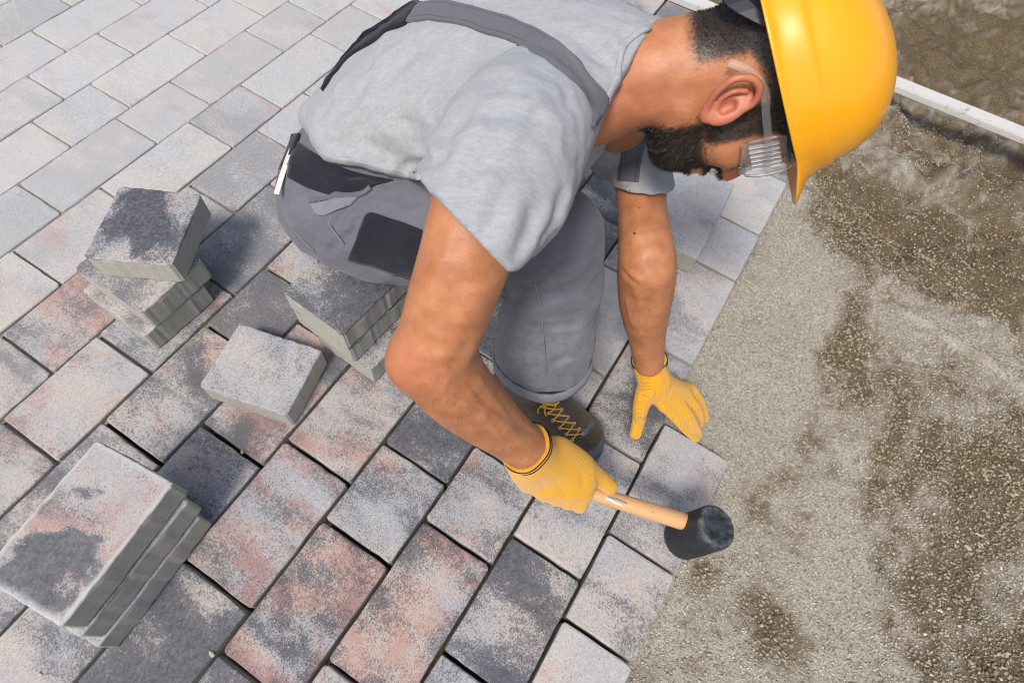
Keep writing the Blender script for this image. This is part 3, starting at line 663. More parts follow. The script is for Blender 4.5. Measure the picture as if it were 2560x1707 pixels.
print('LEN', [round(float(np.linalg.norm(ARM_R[a][0]-ARM_R[b][0])), 3) for a, b in ((0, 4), (4, 8))], [round(float(np.linalg.norm(ARM_L[a][0]-ARM_L[b][0])), 3) for a, b in ((0, 3), (3, 7))], 'spine', np.linalg.norm(SP3-SP0), 'sho', np.linalg.norm(ARM_R[0][0]-ARM_L[0][0]), s_ax, l_ax, d_ax)
person = empty('person', (0.05, .5, 0)); PINV = Matrix.Translation(-Vector(person.location))
tag(person, 'man in grey t-shirt, grey work overalls and yellow gloves crouching on the pavement', 'person')
def part(o): o.parent = person; o.matrix_parent_inverse = PINV; return o
# ---- body
body = Sdf()
for q in (ARM_R, ARM_L): body.add(tube(q, 3), .03)
body.add(tube([T(1090, 888, .70, 80), T(1032, 905, .668, 62)], 1), .03)       # point of the right elbow
body.add(tube([(SP3+.0*d_ax, .05), (D(1590, 200, .715), .058), (H(-.025, -.05), .060), (H(-.01, .0), .062)], 3), .03)
body.add(tube([(SP0, .08), (SP1, .09), (SP2, .09), (SP3, .055)], 2, l_ax, 1.4), .04)
body.add(tube([(ARM_R[0][0], .045), (SP3-d_ax*.03, .045), (ARM_L[0][0], .045)], 2), .03)
# head
body.add(ell(H(-.004, .052), HA, (.097, .088, .076)), .02)
body.add(ell(H(.045, .0), HA, (.052, .085, .062)), .025)
body.add(ell(H(.062, .055), HA, (.040, .045, .055)), .02)
body.add(tube([(H(.005, -.055, .050), .016), (H(.045, -.077, .032), .018), (H(.066, -.086, .008), .019), (H(.066, -.086, -.008), .019), (H(.045, -.077, -.032), .018), (H(.005, -.055, -.05), .016)], 2), .02)   # jaw
body.add(tube([(H(.054, -.06), .04), (H(.04, -.03), .05)], 1), .03)
body.add(tube([(H(.092, .030), .008), (H(.114, .0), .010), (H(.118, -.016), .0125)], 2), .012)       # nose
for s_ in (1, -1): body.add(tube([(H(.102, -.018, s_*.011), .0085)]), .008)
body.add(tube([(H(.085, .052, .04), .010), (H(.098, .050, .012), .012), (H(.098, .050, -.012), .012), (H(.085, .052, -.04), .010)], 2), .015)   # brow
for s_ in (1, -1): body.add(ell(H(.062, -.010, s_*.044), HA, (.026, .022, .018)), .02)             # cheekbones
body.add(tube([(H(.098, -.048, .018), .007), (H(.104, -.046), .0085), (H(.098, -.048, -.018), .007)], 2), .008)      # lips
body.add(tube([(H(.096, -.060, .016), .007), (H(.101, -.060), .0085), (H(.096, -.060, -.016), .007)], 2), .008)
for s_ in (1, -1): body.sub(ell(H(.094, .026, s_*.032), HA, (.016, .011, .014)), .01)
for s_ in (1, -1): body.add(ell(H(.081, .026, s_*.032), HA, (.0125, .0125, .0125)), .003)
# ears: dish, rim, lobe, hollow
for s_ in (1, -1):
    ea = np.array([nrm(g_h*.92+c_h*.35), nrm(c_h*.92-g_h*.35), s_*l_h]); ea[2] = nrm(s_*l_h*.85-.5*g_h); E0 = H(-.001, -.006, s_*.079)
    e = lambda a, b, c=0.: E0+a*ea[0]+b*ea[1]+c*ea[2]
    body.add(ell(e(0, 0, .004), ea, (.016, .028, .006)), .006)
    body.add(tube([(e(.012, .004, .006), .0028), (e(.015, .018, .009), .0036), (e(.006, .031, .013), .0040), (e(-.008, .030, .016), .0042), (e(-.018, .016, .018), .0042), (e(-.018, -.002, .015), .0040), (e(-.012, -.018, .010), .0042), (e(-.003, -.028, .007), .0062), (e(.004, -.026, .005), .0050)], 4), .0035)
    body.add(tube([(e(-.002, .020, .008), .0030), (e(-.009, .008, .010), .0032), (e(-.009, -.006, .009), .0030), (e(-.003, -.014, .008), .0030)], 3), .004)
    body.sub(tube([(e(.003, .000, .010), .0060), (e(.003, -.008, .010), .0050)], 1), .004)
    body.sub(tube([(e(.000, .024, .012), .0022), (e(-.011, .018, .0135), .0022), (e(-.0135, .002, .013), .0020)], 3), .003)
    body.add(tube([(e(.012, -.006, .006), .0042)]), .004)
# forearm tendons and veins
body.strokes([([(1150, 985), (1215, 1040), (1290, 1095)], -.0018, .009), ([(1120, 930), (1185, 990), (1240, 1050)], .0018, .007), ([(1150, 700), (1130, 780), (1110, 850)], .0018, .014), ([(1180, 860), (1150, 890), (1130, 930)], .003, .012),
              ([(1555, 660), (1580, 690), (1612, 705)], -.0024, .005), ([(1555, 668), (1578, 700), (1600, 713)], .0022, .006), ([(1612, 655), (1640, 660), (1660, 650)], .0022, .010), ([(1566, 740), (1572, 780), (1590, 830)], -.002, .004),
              ([(1553, 600), (1590, 580), (1620, 545)], -.0014, .003), ([(1150, 950), (1200, 1010), (1262, 1060), (1310, 1105)], -.0016, .0042), ([(1200, 1010), (1225, 1060), (1270, 1110)], -.0013, .004), ([(1120, 940), (1110, 985), (1150, 1035)], -.0014, .0042), ([(1585, 720), (1600, 770), (1598, 840)], -.0015, .004), ([(1640, 690), (1628, 760), (1640, 830)], -.0012, .004), ([(1130, 560), (1110, 640), (1080, 720)], -.0012, .005), ([(1100, 620), (1085, 700), (1070, 800)], -.003, .016), ([(1190, 700), (1185, 770), (1160, 830)], -.0035, .018), ([(1045, 850), (1075, 870), (1110, 870)], .0025, .010), ([(1060, 930), (1110, 985), (1180, 1045)], -.0025, .012), ([(1120, 1000), (1180, 1050), (1240, 1095)], .0016, .006), ([(1640, 700), (1655, 760), (1645, 820)], -.0025, .010), ([(1620, 730), (1625, 790), (1620, 850)], .0014, .006), ([(1585, 500), (1590, 560), (1585, 620)], -.002, .012), ([(1650, 250), (1700, 220), (1745, 190)], -.0015, .010), ([(1570, 270), (1630, 240), (1720, 235)], .0025, .014), ([(1190, 930), (1230, 990), (1280, 1050)], -.0014, .005), ([(1255, 1010), (1300, 1060), (1345, 1095)], .0014, .006)])
V_, F_ = body.mesh(.0028); bo = part(mesh('body', V_, F_, M_SKIN, None, True))
def head_local(V): q = V-HC; return q@g_h, q@c_h, q@l_h
fw, up, sd_ = head_local(V_); asd = np.abs(sd_)
def ss(x, a, b): t = np.clip((x-a)/(b-a), 0, 1); return t*t*(3-2*t)
near = ss(np.linalg.norm(V_-H(.02, -.01), axis=1), .20, .15)
hair = ss(up-(.030-.55*np.maximum(-fw-.02, 0)-.0*fw), -.012, .015)*ss(.052-fw, -.01, .012)           # scalp
hair = np.maximum(hair, ss(-fw, .026, .058)*ss(up, -.064, -.022))
hair = np.maximum(hair, .9*ss(.028-np.abs(fw-.028), -.002, .014)*ss(up, -.06, -.03)*ss(asd, .045, .058)*ss(.075-up, 0, .02))     # sideburn
jaw = ss(-.028-up-.28*np.maximum(0, fw-.03)+.010*ss(fw, .06, .09), -.016, .022)*ss(fw, .004, .030)*ss(up, -.130, -.100)
lip = ss(np.hypot((up+.053)/.010, sd_/.030), .9, 1.25); must = ss(.016-np.abs(up+.036-.0), .0, .008)*ss(fw, .07, .09)*ss(.045-asd, 0, .01)
beard = np.maximum(jaw*np.where(fw > .088, lip, 1), must*.9)
earm = np.maximum(ss(-np.linalg.norm(V_-H(-.002, -.002, .085), axis=1), -.042, -.028), ss(-np.linalg.norm(V_-H(-.002, -.002, -.085), axis=1), -.042, -.028))
hair = np.maximum(hair, beard)*near*(1-earm*ss(asd, .074, .080))
fattr(bo, 'hair', hair)
elb = ARM_R[4][0]; red = .9*earm*ss(asd, .072, .082)+.8*ss(-np.linalg.norm(V_-H(.117, -.014), axis=1), -.03, -.008)+.45*ss(-np.linalg.norm(V_-D(1030, 910, .66), axis=1), -.07, -.02)+.35*ss(-np.linalg.norm(V_-D(1570, 300, .66), axis=1), -.10, -.02)
fattr(bo, 'red', np.clip(red, 0, 1))
mo = np.zeros(len(V_)); _ml = [(1599, 521), (1596, 536), (1586, 584), (1594, 714), (1599, 775), (1624, 775), (1644, 570), (1217, 1081)]
for P_, rr in zip(body.hit(_ml), (.0018, .0013, .0024, .0018, .0013, .0013, .0012, .0012)):
    mo = np.maximum(mo, ss(-np.linalg.norm(V_-P_, axis=1), -rr*1.35, -rr*.4))
fattr(bo, 'mole', mo)

bo_V, bo_F = V_, F_
# ------------------------------------------------------------------ t-shirt
RUS = ((s_ax*.4+d_ax, .0026, 26, 3, .3), (s_ax, .0016, 48, 13, .4)); RUP = (((.3, -.2, .6), .0042, 24, 5, .3), ((.9, .1, .2), .0018, 40, 25, .45))
def plane3(a, b, c, toward):
    n = nrm(np.cross(b-a, c-a)); 
    return halfspace(a, n if n@(toward-a) > 0 else -n)
shirt = Sdf()
torso = Sdf(); torso.add(tube([(SP0-s_ax*.10, .098), (SP0-s_ax*.02, .117), (SP1, .128), (SP2, .118), (SP3, .080)], 3, l_ax, 1.30), .03)
torso.add(ell(D(1330, 330, .76), np.array([s_ax, d_ax, l_ax]), (.13, .10, .12)), .06)                # chest
torso.add(tube([(SP3, .078), (D(1560, 200, .725), .066), (D(1640, 200, .715), .064)], 3), .05)
hemA, hemB, hemC = D(757, 321, 1.03), D(850, 424, .86), D(1084, 463, .77)
torso.clip(plane3(D(757, 321, .75), D(757, 321, 1.15), D(800, 397, .95), SP2), .02); torso.clip(plane3(D(790, 398, .85), D(800, 402, 1.15), D(1095, 468, .80), SP2), .01)
colA, colB, colC = D(1650, 72, .71), D(1550, 200, .655), D(1490, 330, .70); torso.clip(plane3(colA, colB, colC, SP2), .003)
torso.sub(tube([(SP3, .060), (D(1560, 200, .722), .0605), (D(1680, 195, .71), .0605)], 2), .004)
shirt.add(asprim(torso), .02)
slR = Sdf(); slR.add(tube([(D(1330, 300, .655), .075), (D(1290, 350, .612), .078), (D(1240, 470, .590), .079), (D(1195, 580, .585), .080), (D(1140, 690, .59), .082)], 3), .02)
hp = [D(1081, 476, .62), D(1190, 598, .51), D(1290, 688, .62)]; slR.clip(plane3(hp[0], hp[1], hp[2], D(1290, 350, .61)), .003)
slR.clip(plane3(D(1296, 676, .5), D(1296, 676, .75), D(1440, 540, .6), D(1290, 350, .61)), .012); slR.sub(tube([T(1215, 500, .60, 150), T(1165, 640, .605, 165), T(1130, 740, .61, 175)], 2), .003)
shirt.add(asprim(slR), .022)
slL = Sdf(); slL.add(tube([(D(1530, 320, .95), .07), (D(1565, 370, .985), .068), (D(1598, 440, .97), .055), (D(1606, 520, .95), .053)], 3), .02)
slL.clip(plane3(D(1535, 458, .97), D(1611, 487, .90), D(1672, 462, .97), D(1565, 370, .98)), .003); slL.sub(tube([T(1603, 465, .96, 68), T(1606, 540, .945, 72)], 1), .003)
shirt.add(asprim(slL), .03)
shirt.strokes([([(1084, 458), (1030, 412), (950, 372), (870, 345)], .0055, .0075), ([(1088, 450), (1040, 390), (980, 335), (930, 300)], -.0045, .008), ([(1092, 446), (1058, 380), (1020, 310), (1000, 250)], .0060, .0075), ([(1096, 440), (1080, 370), (1060, 300), (1060, 240)], -.0045, .008),
               ([(1100, 430), (1104, 370), (1130, 318), (1190, 292)], .0075, .008), ([(1060, 458), (980, 425), (900, 402), (840, 380)], -.0045, .007), ([(1010, 450), (930, 425), (860, 405)], .0035, .006),
               ([(790, 330), (830, 300), (880, 250), (940, 180)], .0035, .009), ([(800, 360), (850, 320), (900, 270), (960, 200)], -.0030, .009), ([(820, 380), (880, 340), (930, 290)], .0035, .008), ([(780, 290), (830, 240), (880, 180)], -.003, .009), ([(930, 250), (990, 170), (1060, 110)], .003, .011), ([(1000, 250), (1060, 180), (1120, 130)], -.003, .012),
               ([(1190, 292), (1240, 284), (1300, 290), (1380, 300)], .0045, .006), ([(1290, 292), (1380, 268), (1440, 250)], .0035, .008), ([(1110, 460), (1140, 400), (1185, 330), (1230, 300)], -.0035, .010), ([(1130, 520), (1180, 450), (1235, 360)], .0030, .008),
               ([(1160, 560), (1205, 490), (1240, 410)], -.0028, .009), ([(1190, 610), (1240, 540), (1275, 450)], .0035, .007), ([(1230, 650), (1280, 570), (1310, 470)], -.0032, .009), ([(1270, 668), (1315, 590), (1345, 490)], .0040, .007), ([(1300, 655), (1350, 580), (1380, 480)], -.0035, .009), ([(1340, 615), (1385, 550), (1410, 450)], .0040, .007), ([(1390, 570), (1420, 500), (1430, 410)], -.0035, .009), ([(1430, 520), (1450, 450), (1445, 380)], .0035, .007),
               ([(1310, 160), (1400, 210), (1440, 270)], .003, .010), ([(1420, 80), (1500, 125), (1540, 170)], .0040, .007), ([(1470, 60), (1530, 105), (1552, 140)], -.003, .007), ([(1440, 130), (1500, 180), (1528, 220)], -.003, .008), ([(1380, 60), (1460, 110), (1520, 190)], .003, .009), ([(1100, 200), (1200, 190), (1290, 210)], .0025, .012)])
V_, F_ = shirt.mesh(.0034, newton=0); V_ = relax(V_, F_, 2, .5); V_ = rumple(V_, F_, *RUS[0]); V_ = rumple(V_, F_, *RUS[1]); sh = part(mesh('t_shirt', V_, F_, M_SHIRT, None, True)); sh['label'] = 'light grey heather short-sleeved t-shirt'
# rolled edges
def hemline(name, sd, pts, r, mat, par): return cord(name, sd.hit(pts), r, mat, par, 5, 6)
# ------------------------------------------------------------------ overalls
hipR = D(850, 505, .965); hipL = hipR+l_ax*.17+np.array([0, 0, .01])
pants = Sdf()
pants.add(tube([(hipR, .088), (hipL, .09)], 1), .03)
pants.add(tube([(hipR*.5+hipL*.5, .115), (SP0+s_ax*.02, .105), (SP1, .09)], 2, l_ax, 1.25), .05)
pants.add(tube([T(862, 515, .955, 146), T(930, 555, .92, 147), T(1080, 575, .875, 140), T(1240, 580, .835, 132), T(1388, 590, .805, 112)], 3), .03)
shin = Sdf(); shin.add(tube([T(1388, 590, .808, 112), T(1390, 680, .865, 118), T(1372, 790, .94, 124), T(1358, 880, 1.01, 122), T(1350, 960, 1.07, 118), T(1346, 1010, 1.11, 116)], 3), .02)
sh_ax = nrm(D(1346, 1010, 1.11)-D(1372, 790, .94)); ch = D(1357, 893, 1.015)
shin.clip(halfspace(ch, -sh_ax), .003); shin.sub(tube([T(1356, 880, 1.01, 108), T(1348, 1000, 1.10, 112)], 1), .003)
pants.add(asprim(shin), .02)
kneeL = Z(1345, 690, .075); ankL = np.array([kneeL[0]-.36, kneeL[1]+.06, .07])
pants.add(tube([(hipL, .095), (hipL*.5+kneeL*.5+np.array([0, 0, .02]), .085), (kneeL, .068)], 2), .03); pants.add(tube([(kneeL, .066), (kneeL*.5+ankL*.5, .062), (ankL, .055)], 2), .02)
pants.strokes([([(1275, 740), (1344, 706), (1406, 677), (1434, 645)], 0.0095, 0.0085), ([(1280, 720), (1340, 690), (1400, 655)], -0.0054, 0.0085), ([(1265, 755), (1340, 740), (1420, 725)], 0.0047, 0.0085), ([(1250, 800), (1330, 790), (1400, 740)], -0.0034, 0.0102),
                    ([(1240, 850), (1310, 880), (1380, 870)], 0.0041, 0.0085), ([(1300, 930), (1370, 910), (1440, 880)], 0.0041, 0.0085), ([(1420, 900), (1450, 850), (1460, 780)], -0.0034, 0.0102), ([(1330, 800), (1350, 850), (1340, 920)], 0.0027, 0.0102),
                    ([(830, 600), (850, 545), (900, 500), (960, 470)], 0.0081, 0.0076), ([(855, 590), (880, 540), (940, 490)], -0.0054, 0.0076), ([(870, 610), (905, 545), (975, 500)], 0.0054, 0.0068), ([(900, 530), (980, 500), (1060, 480)], -0.0054, 0.0085), ([(940, 500), (1010, 490), (1070, 500)], 0.0054, 0.0076),
                    ([(760, 560), (790, 520), (800, 490)], 0.0054, 0.0076), ([(740, 480), (790, 500), (840, 495)], 0.0095, 0.0085), ([(730, 420), (790, 455), (860, 475), (920, 470)], 0.0081, 0.0102), ([(800, 440), (860, 462), (925, 455)], -0.0068, 0.0085), ([(850, 440), (920, 450), (1000, 465)], 0.0054, 0.0068),
                    ([(1000, 520), (1040, 510), (1080, 520)], 0.0041, 0.0076), ([(810, 640), (850, 600), (860, 570)], 0.0041, 0.0076), ([(920, 690), (960, 660), (1010, 650)], 0.0027, 0.0085), ([(735, 540), (780, 580), (790, 640)], 0.0030, 0.0051)])
V_, F_ = pants.mesh(.0034, newton=0); V_ = relax(V_, F_, 2, .5); V_ = rumple(V_, F_, *RUP[0]); V_ = rumple(V_, F_, *RUP[1]); pa = part(mesh('overalls', V_, F_, M_PANTS, None, True)); fattr(pa, 'dust', np.clip(1.3-np.linalg.norm(np.cross(V_-D(1390, 680, .865), sh_ax), axis=1)/.12, 0, 1)*np.clip((.50-V_[:, 2])/.12, 0, 1)); pa['label'] = 'grey canvas work overalls with black panels'
# panels, straps, seams
sheet('thigh_panel', pants, [(921, 531), (950, 537), (976, 546), (1020, 560), (1075, 582)], [(868, 652), (905, 662), (947, 673), (990, 686), (1040, 704)], 30, 26, .0014, M_BLACK, pa, .0016, rum=RUP)
sheet('hip_panel', pants, [(738, 350), (790, 385), (850, 418), (930, 440), (985, 452)], [(722, 445), (765, 468), (830, 488), (885, 486), (922, 472)], 28, 16, .0014, M_BLACK, pa, .0014, rum=RUP)
sheet('pocket_edge', pants, [(772, 500), (800, 492), (850, 489), (900, 482), (924, 468)], [(776, 510), (805, 502), (852, 498), (905, 491), (932, 474)], 22, 5, .0022, M_STRAP, pa, .003, rum=RUP)
sheet('pocket_flap', pants, [(776, 510), (812, 503), (852, 499), (895, 493)], [(790, 536), (815, 540), (845, 525), (880, 512)], 14, 8, .0018, M_PANTS2, pa, .002, rum=RUP)
strap_bed = shirt
def strap(name, ea, eb, mat, n=34, m=9, thick=.0028): return sheet(name, strap_bed, ea, eb, n, m, .0008, mat, pa, thick, .0012, rum=RUS)
strap('strap', [(1051, 11), (1117, 8), (1198, 22), (1280, 52), (1334, 71), (1416, 125), (1471, 191), (1509, 234), (1517, 256), (1500, 300)], [(1013, 57), (1089, 54), (1171, 71), (1280, 106), (1334, 131), (1400, 180), (1449, 223), (1477, 262), (1483, 290), (1474, 318)], M_STRAP)
strap('strap_elastic', [(1050, 10), (1035, 10), (953, 56), (896, 104), (856, 147), (822, 192), (808, 222)], [(1017, 58), (1008, 64), (948, 93), (895, 131), (853, 166), (822, 203), (806, 228)], M_BLACK, thick=.0032)
for nm, P_, rr in (('shin_seam', [(1339, 708), (1353, 757), (1360, 848), (1366, 930)], .0011), ('hip_seam', [(712, 530), (745, 585), (790, 630), (797, 655)], .0011), ('thigh_seam', [(800, 500), (825, 560), (862, 610)], .001)):
    Q_ = pants.hit(P_); Q_ = Q_+pants.grad(Q_, .003)*.0016; cord(nm, Q_, rr, M_PANTS2, pa, 6, 6)
# turned-up hem of the trouser leg
hemP = []
for k in range(25):
    a_ = 2*math.pi*k/24; e1 = nrm(np.cross(sh_ax, (0, 0, 1.))); e2 = np.cross(sh_ax, e1); R_ = .0845; hemP.append(ch+sh_ax*(.004*math.sin(3*a_))+R_*(math.cos(a_)*e1+math.sin(a_)*e2))
hemP = np.array(hemP)
def band(name, P, ax, h0, h1, t, mat, par, out):
    V, F = [], []; n = len(P); c = P.mean(0)
    for i in range(n):
        nn = nrm((P[i]-c)-((P[i]-c)@ax)*ax)
        for hh, tt in ((h0, 0), (h0, t), ((h0+h1)/2, t*1.5), (h1, t), (h1, 0)): V.append(P[i]+ax*hh+nn*(tt+out*(hh-h0)/(h1-h0)))
    for i in range(n-1):
        for j in range(4): F.append((i*5+j, i*5+j+1, i*5+5+j+1, i*5+5+j))
        F.append((i*5+4, i*5, i*5+5, i*5+9))
    return mesh(name, V, F, mat, par, True)
band('trouser_cuff', hemP, sh_ax, -.006, .014, .0024, M_PANTS2, pa, .001)
# white draw tape hanging from the waist
tp = [D(764, 306, .95), D(745, 345, .91), D(724, 385, .885), D(705, 440, .87), D(691, 486, .865)]
def ribbon(name, P, w, th, side, mat, par):
    P = spline(P, 6); V, F = [], []; s_ = nrm(side)
    tn = np.gradient(P, axis=0)
    for i, p_ in enumerate(P):
        t_n = nrm(tn[i]); a = nrm(s_-t_n*(s_@t_n)); b = np.cross(t_n, a)
        for u_, v_ in ((-1, -1), (1, -1), (1, 1), (-1, 1)): V.append(p_+a*w/2*u_+b*th/2*v_)
    n = len(P)
    for i in range(n-1):
        for k in range(4): j = (k+1) % 4; F.append((i*4+k, i*4+j, i*4+4+j, i*4+4+k))
    F += [(0, 1, 2, 3), tuple((n-1)*4+k for k in (3, 2, 1, 0))]
    return mesh(name, V, F, mat, par)
ribbon('waist_tape', tp, .0080, .0012, _R, M_WHITE, pa)
M_METAL = plain('dull steel', (.45, .46, .48), .35, .5, 200, .1, 0, .9)
sheet('waistband', pants, [(751, 335), (744, 352), (738, 372)], [(733, 338), (716, 385), (700, 425)], 8, 5, .001, M_BLACK, pa, .002)

sheet('strap_end', shirt, [(1561, 336), (1553, 380), (1549, 420), (1547, 453)], [(1616, 342), (1607, 380), (1601, 420), (1597, 458)], 14, 7, .001, M_STRAP, pa, .003, .001)
# ribbed collar
sheet('collar', shirt, [(1630, 76), (1601, 90), (1567, 118), (1556, 158), (1549, 202), (1528, 245), (1511, 283), (1497, 316)], [(1612, 68), (1585, 84), (1551, 112), (1541, 158), (1534, 200), (1514, 240), (1498, 277), (1486, 306)], 30, 5, .0005, M_SHIRT, sh, .0016, .0008, rum=RUS)

# folded hems
sheet('bottom_hem', shirt, [(830, 405), (860, 414), (926, 426), (1000, 441), (1050, 450)], [(833, 389), (864, 398), (930, 410), (1004, 425), (1052, 434)], 30, 4, .0003, M_SHIRT, sh, .0014, rum=RUS)
# ------------------------------------------------------------------ hair and beard strands
def strands(name, V, F, w, n, lo, hi, dirf, width, mat, seed):
    rg = np.random.default_rng(seed); fc = V[F].mean(1); nn = np.cross(V[F[:, 2]]-V[F[:, 0]], V[F[:, 3]]-V[F[:, 1]]); nn /= np.maximum(np.linalg.norm(nn, axis=1), 1e-12)[:, None]
    fwt = w[F].mean(1); p_ = np.clip(fwt, 0, 1)**1.5; p_ = p_/p_.sum(); k = rg.choice(len(F), n, p=p_); a = rg.random((n, 2))
    P = V[F[k, 0]]*(1-a[:, :1])*(1-a[:, 1:])+V[F[k, 1]]*a[:, :1]*(1-a[:, 1:])+V[F[k, 2]]*a[:, :1]*a[:, 1:]+V[F[k, 3]]*(1-a[:, :1])*a[:, 1:]
    N = nn[k]; d = dirf(P, N)+rg.normal(size=(n, 3))*.28; d /= np.linalg.norm(d, axis=1)[:, None]; L = rg.uniform(lo, hi, n)[:, None]*(.45+.55*np.clip(fwt[k], 0, 1))[:, None]
    s_ = np.cross(d, rg.normal(size=(n, 3))); s_ /= np.linalg.norm(s_, axis=1)[:, None]; b = P-N*.0006; mid = b+d*L*.55+N*L*.10; tip = b+d*L+rg.normal(size=(n, 3))*L*.12
    W_ = width; V2 = np.stack([b-s_*W_, b+s_*W_, mid+s_*W_*.8, mid-s_*W_*.8, tip], 1).reshape(-1, 3); i = np.arange(n)*5
    F2 = np.concatenate([np.stack([i, i+1, i+2], 1), np.stack([i, i+2, i+3], 1), np.stack([i+3, i+2, i+4], 1)])
    o = mesh(name, V2, F2, mat); o['kind'] = 'stuff'; return o
BV, BF, BN = bo_V, bo_F, None
fw, up, sd_ = head_local(BV); asd = np.abs(sd_)
bw = np.where(up < .028, beard*near, 0)+np.where((up >= -.03) & (up < .05) & (fw > .0), hair*.5, 0); bw = bw*(1-earm*ss(asd, .072, .078))
part(strands('beard', BV, BF, bw, 15000, .004, .0085, lambda P, N: N*.55-c_h*.75+g_h*.25, .00022, M_HAIR, 3))
hw = hair*ss(.10-up, 0, .02)*np.where((fw < .03), 1, 0)*ss(up, -.05, -.03); 
part(strands('hair', BV, BF, hw, 12000, .0025, .0050, lambda P, N: N*.7-c_h*.55-g_h*.2, .00020, M_HAIR, 4))
M_FUZZ = plain('fine dark arm hair', (.05, .028, .016), .5, .4, 500, .3)
def along(P, A): 
    w = np.full(len(P), 9.); 
    for i in range(len(A)-1): ab = A[i+1][0]-A[i][0]; q = P-A[i][0]; t = np.clip(q@ab/(ab@ab), 0, 1); w = np.minimum(w, np.linalg.norm(q-t[:, None]*ab, axis=1))
    return w
fz = ss(-along(BV, ARM_R[4:]), -.065, -.05)+ss(-along(BV, ARM_L[3:]), -.06, -.045)+.25*ss(-along(BV, ARM_R[1:4]), -.075, -.06); fz = fz*(hair < .02)*(near < .05); dR, dL = nrm(ARM_R[8][0]-ARM_R[4][0]), nrm(ARM_L[7][0]-ARM_L[3][0]); cut = (ARM_R[4][0][0]+ARM_L[4][0][0])/2
part(strands('arm_hair', BV, BF, np.clip(fz, 0, 1), 3600, .005, .011, lambda P, N: N*.35+np.where((P[:, :1] < .14), dR, dL), .00009, M_FUZZ, 6))
# ------------------------------------------------------------------ hard hat
def hat():
    root = empty('hard_hat', H(0, .045)); inv = Matrix.Translation(-Vector(root.location)); tag(root, 'glossy yellow hard hat on the head of the crouching man', 'hard hat')
    def add(o): o.parent = root; o.matrix_parent_inverse = inv; return o
    nth, U0 = 96, .054
    TL = .021                                                   # the hat sits level with the ears
    def pt(th, rho, z):                                         # rho 1 = rim of the dome
        cf = math.cos(th); a = .124 if cf > 0 else .132; b = .107
        return H(.004+a*rho*cf, U0+z+TL*cf*min(rho, 1.), b*rho*math.sin(th))
    prof = [(0.0, .112), (.10, .1115), (.22, .1095), (.36, .105), (.50, .098), (.63, .088), (.74, .076), (.83, .0615), (.890, .047), (.918, .0365), (.930, .0315), (.956, .0295), (.970, .026), (.986, .015), (1.0, .004), (1.015, -.001), (1.05, -.004), (1.058, -.0075)]
    V, F = [], []; rows_ = []
    for rho, z in prof:
        row = []
        for k in range(nth):
            th = 2*math.pi*k/nth; rr, zz = rho, z
            ridge = 0.
            if rho > .99:                                        # peak in front
                f = max(0., math.cos(th)); pk = ss(np.array([f]), .55, .97)[0]; q = (rho-.99)/.068; rr = rho+pk*q*.27; zz = z-pk*q*.008
            P = pt(th, rr, zz+ridge); row.append(len(V)); V.append(P)
        rows_.append(row)
    for a in range(1, len(prof)-1):
        for k in range(nth): j = (k+1) % nth; F.append((rows_[a][k], rows_[a][j], rows_[a+1][j], rows_[a+1][k]))
    for k in range(nth): j = (k+1) % nth; F.append((rows_[0][0], rows_[1][j], rows_[1][k]))
    o = mesh('shell', V, F, M_HELMET, None, True); bm = bmesh.new(); bm.from_mesh(o.data); bmesh.ops.remove_doubles(bm, verts=bm.verts, dist=1e-6); bmesh.ops.recalc_face_normals(bm, faces=bm.faces)
    for v in list(bm.verts):
        if not v.link_faces: bm.verts.remove(v)
    bm.to_mesh(o.data); bm.free()
    md = o.modifiers.new('thickness', 'SOLIDIFY'); md.thickness = .0026; md.offset = -1
    md2 = o.modifiers.new('smooth', 'SUBSURF'); md2.levels = 1; md2.render_levels = 1
    add(o)
    # harness: headband with nape strap dipping at the back
    V, F = [], []; n = 60
    for k in range(n):
        th = 2*math.pi*k/n; cf = math.cos(th); bk = ss(np.array([-cf]), .45, .9)[0]; z0 = .050-.055*bk; z1 = .078-.045*bk; e = .006
        for ro, z in ((1.0, z0), (1.03, z0), (1.03, z1), (1.0, z1)): V.append(H(.0+(.103+e)*ro*cf-.004*bk, z, (.082+e)*ro*math.sin(th)))
    for k in range(n):
        j = (k+1) % n
        for a in range(4): b = (a+1) % 4; F.append((k*4+a, k*4+b, j*4+b, j*4+a))
    add(mesh('headband', V, F, M_STRAPBLK))
    # side arms joining band and shell
    for sg in (1, -1):
        for f0 in (-.085, .045): add(ribbon('harness_arm', [H(f0*1.12, .018 if f0 < 0 else .06, sg*.050), H(f0*1.0, .045, sg*.070), H(f0*.90, .075, sg*.066)], .014, .002, g_h, M_STRAPBLK, None))
    a_ = np.array([math.cos(t) for t in np.linspace(0, 2*math.pi, 13)])
    kn = Sdf(); kn.add(tube([(H(-.113, .012), .016), (H(-.122, .012), .013)], 1), .004); kv, kf = kn.mesh(.002, newton=0); add(mesh('adjuster_knob', kv, kf, M_STRAPBLK, None, True))
hat()
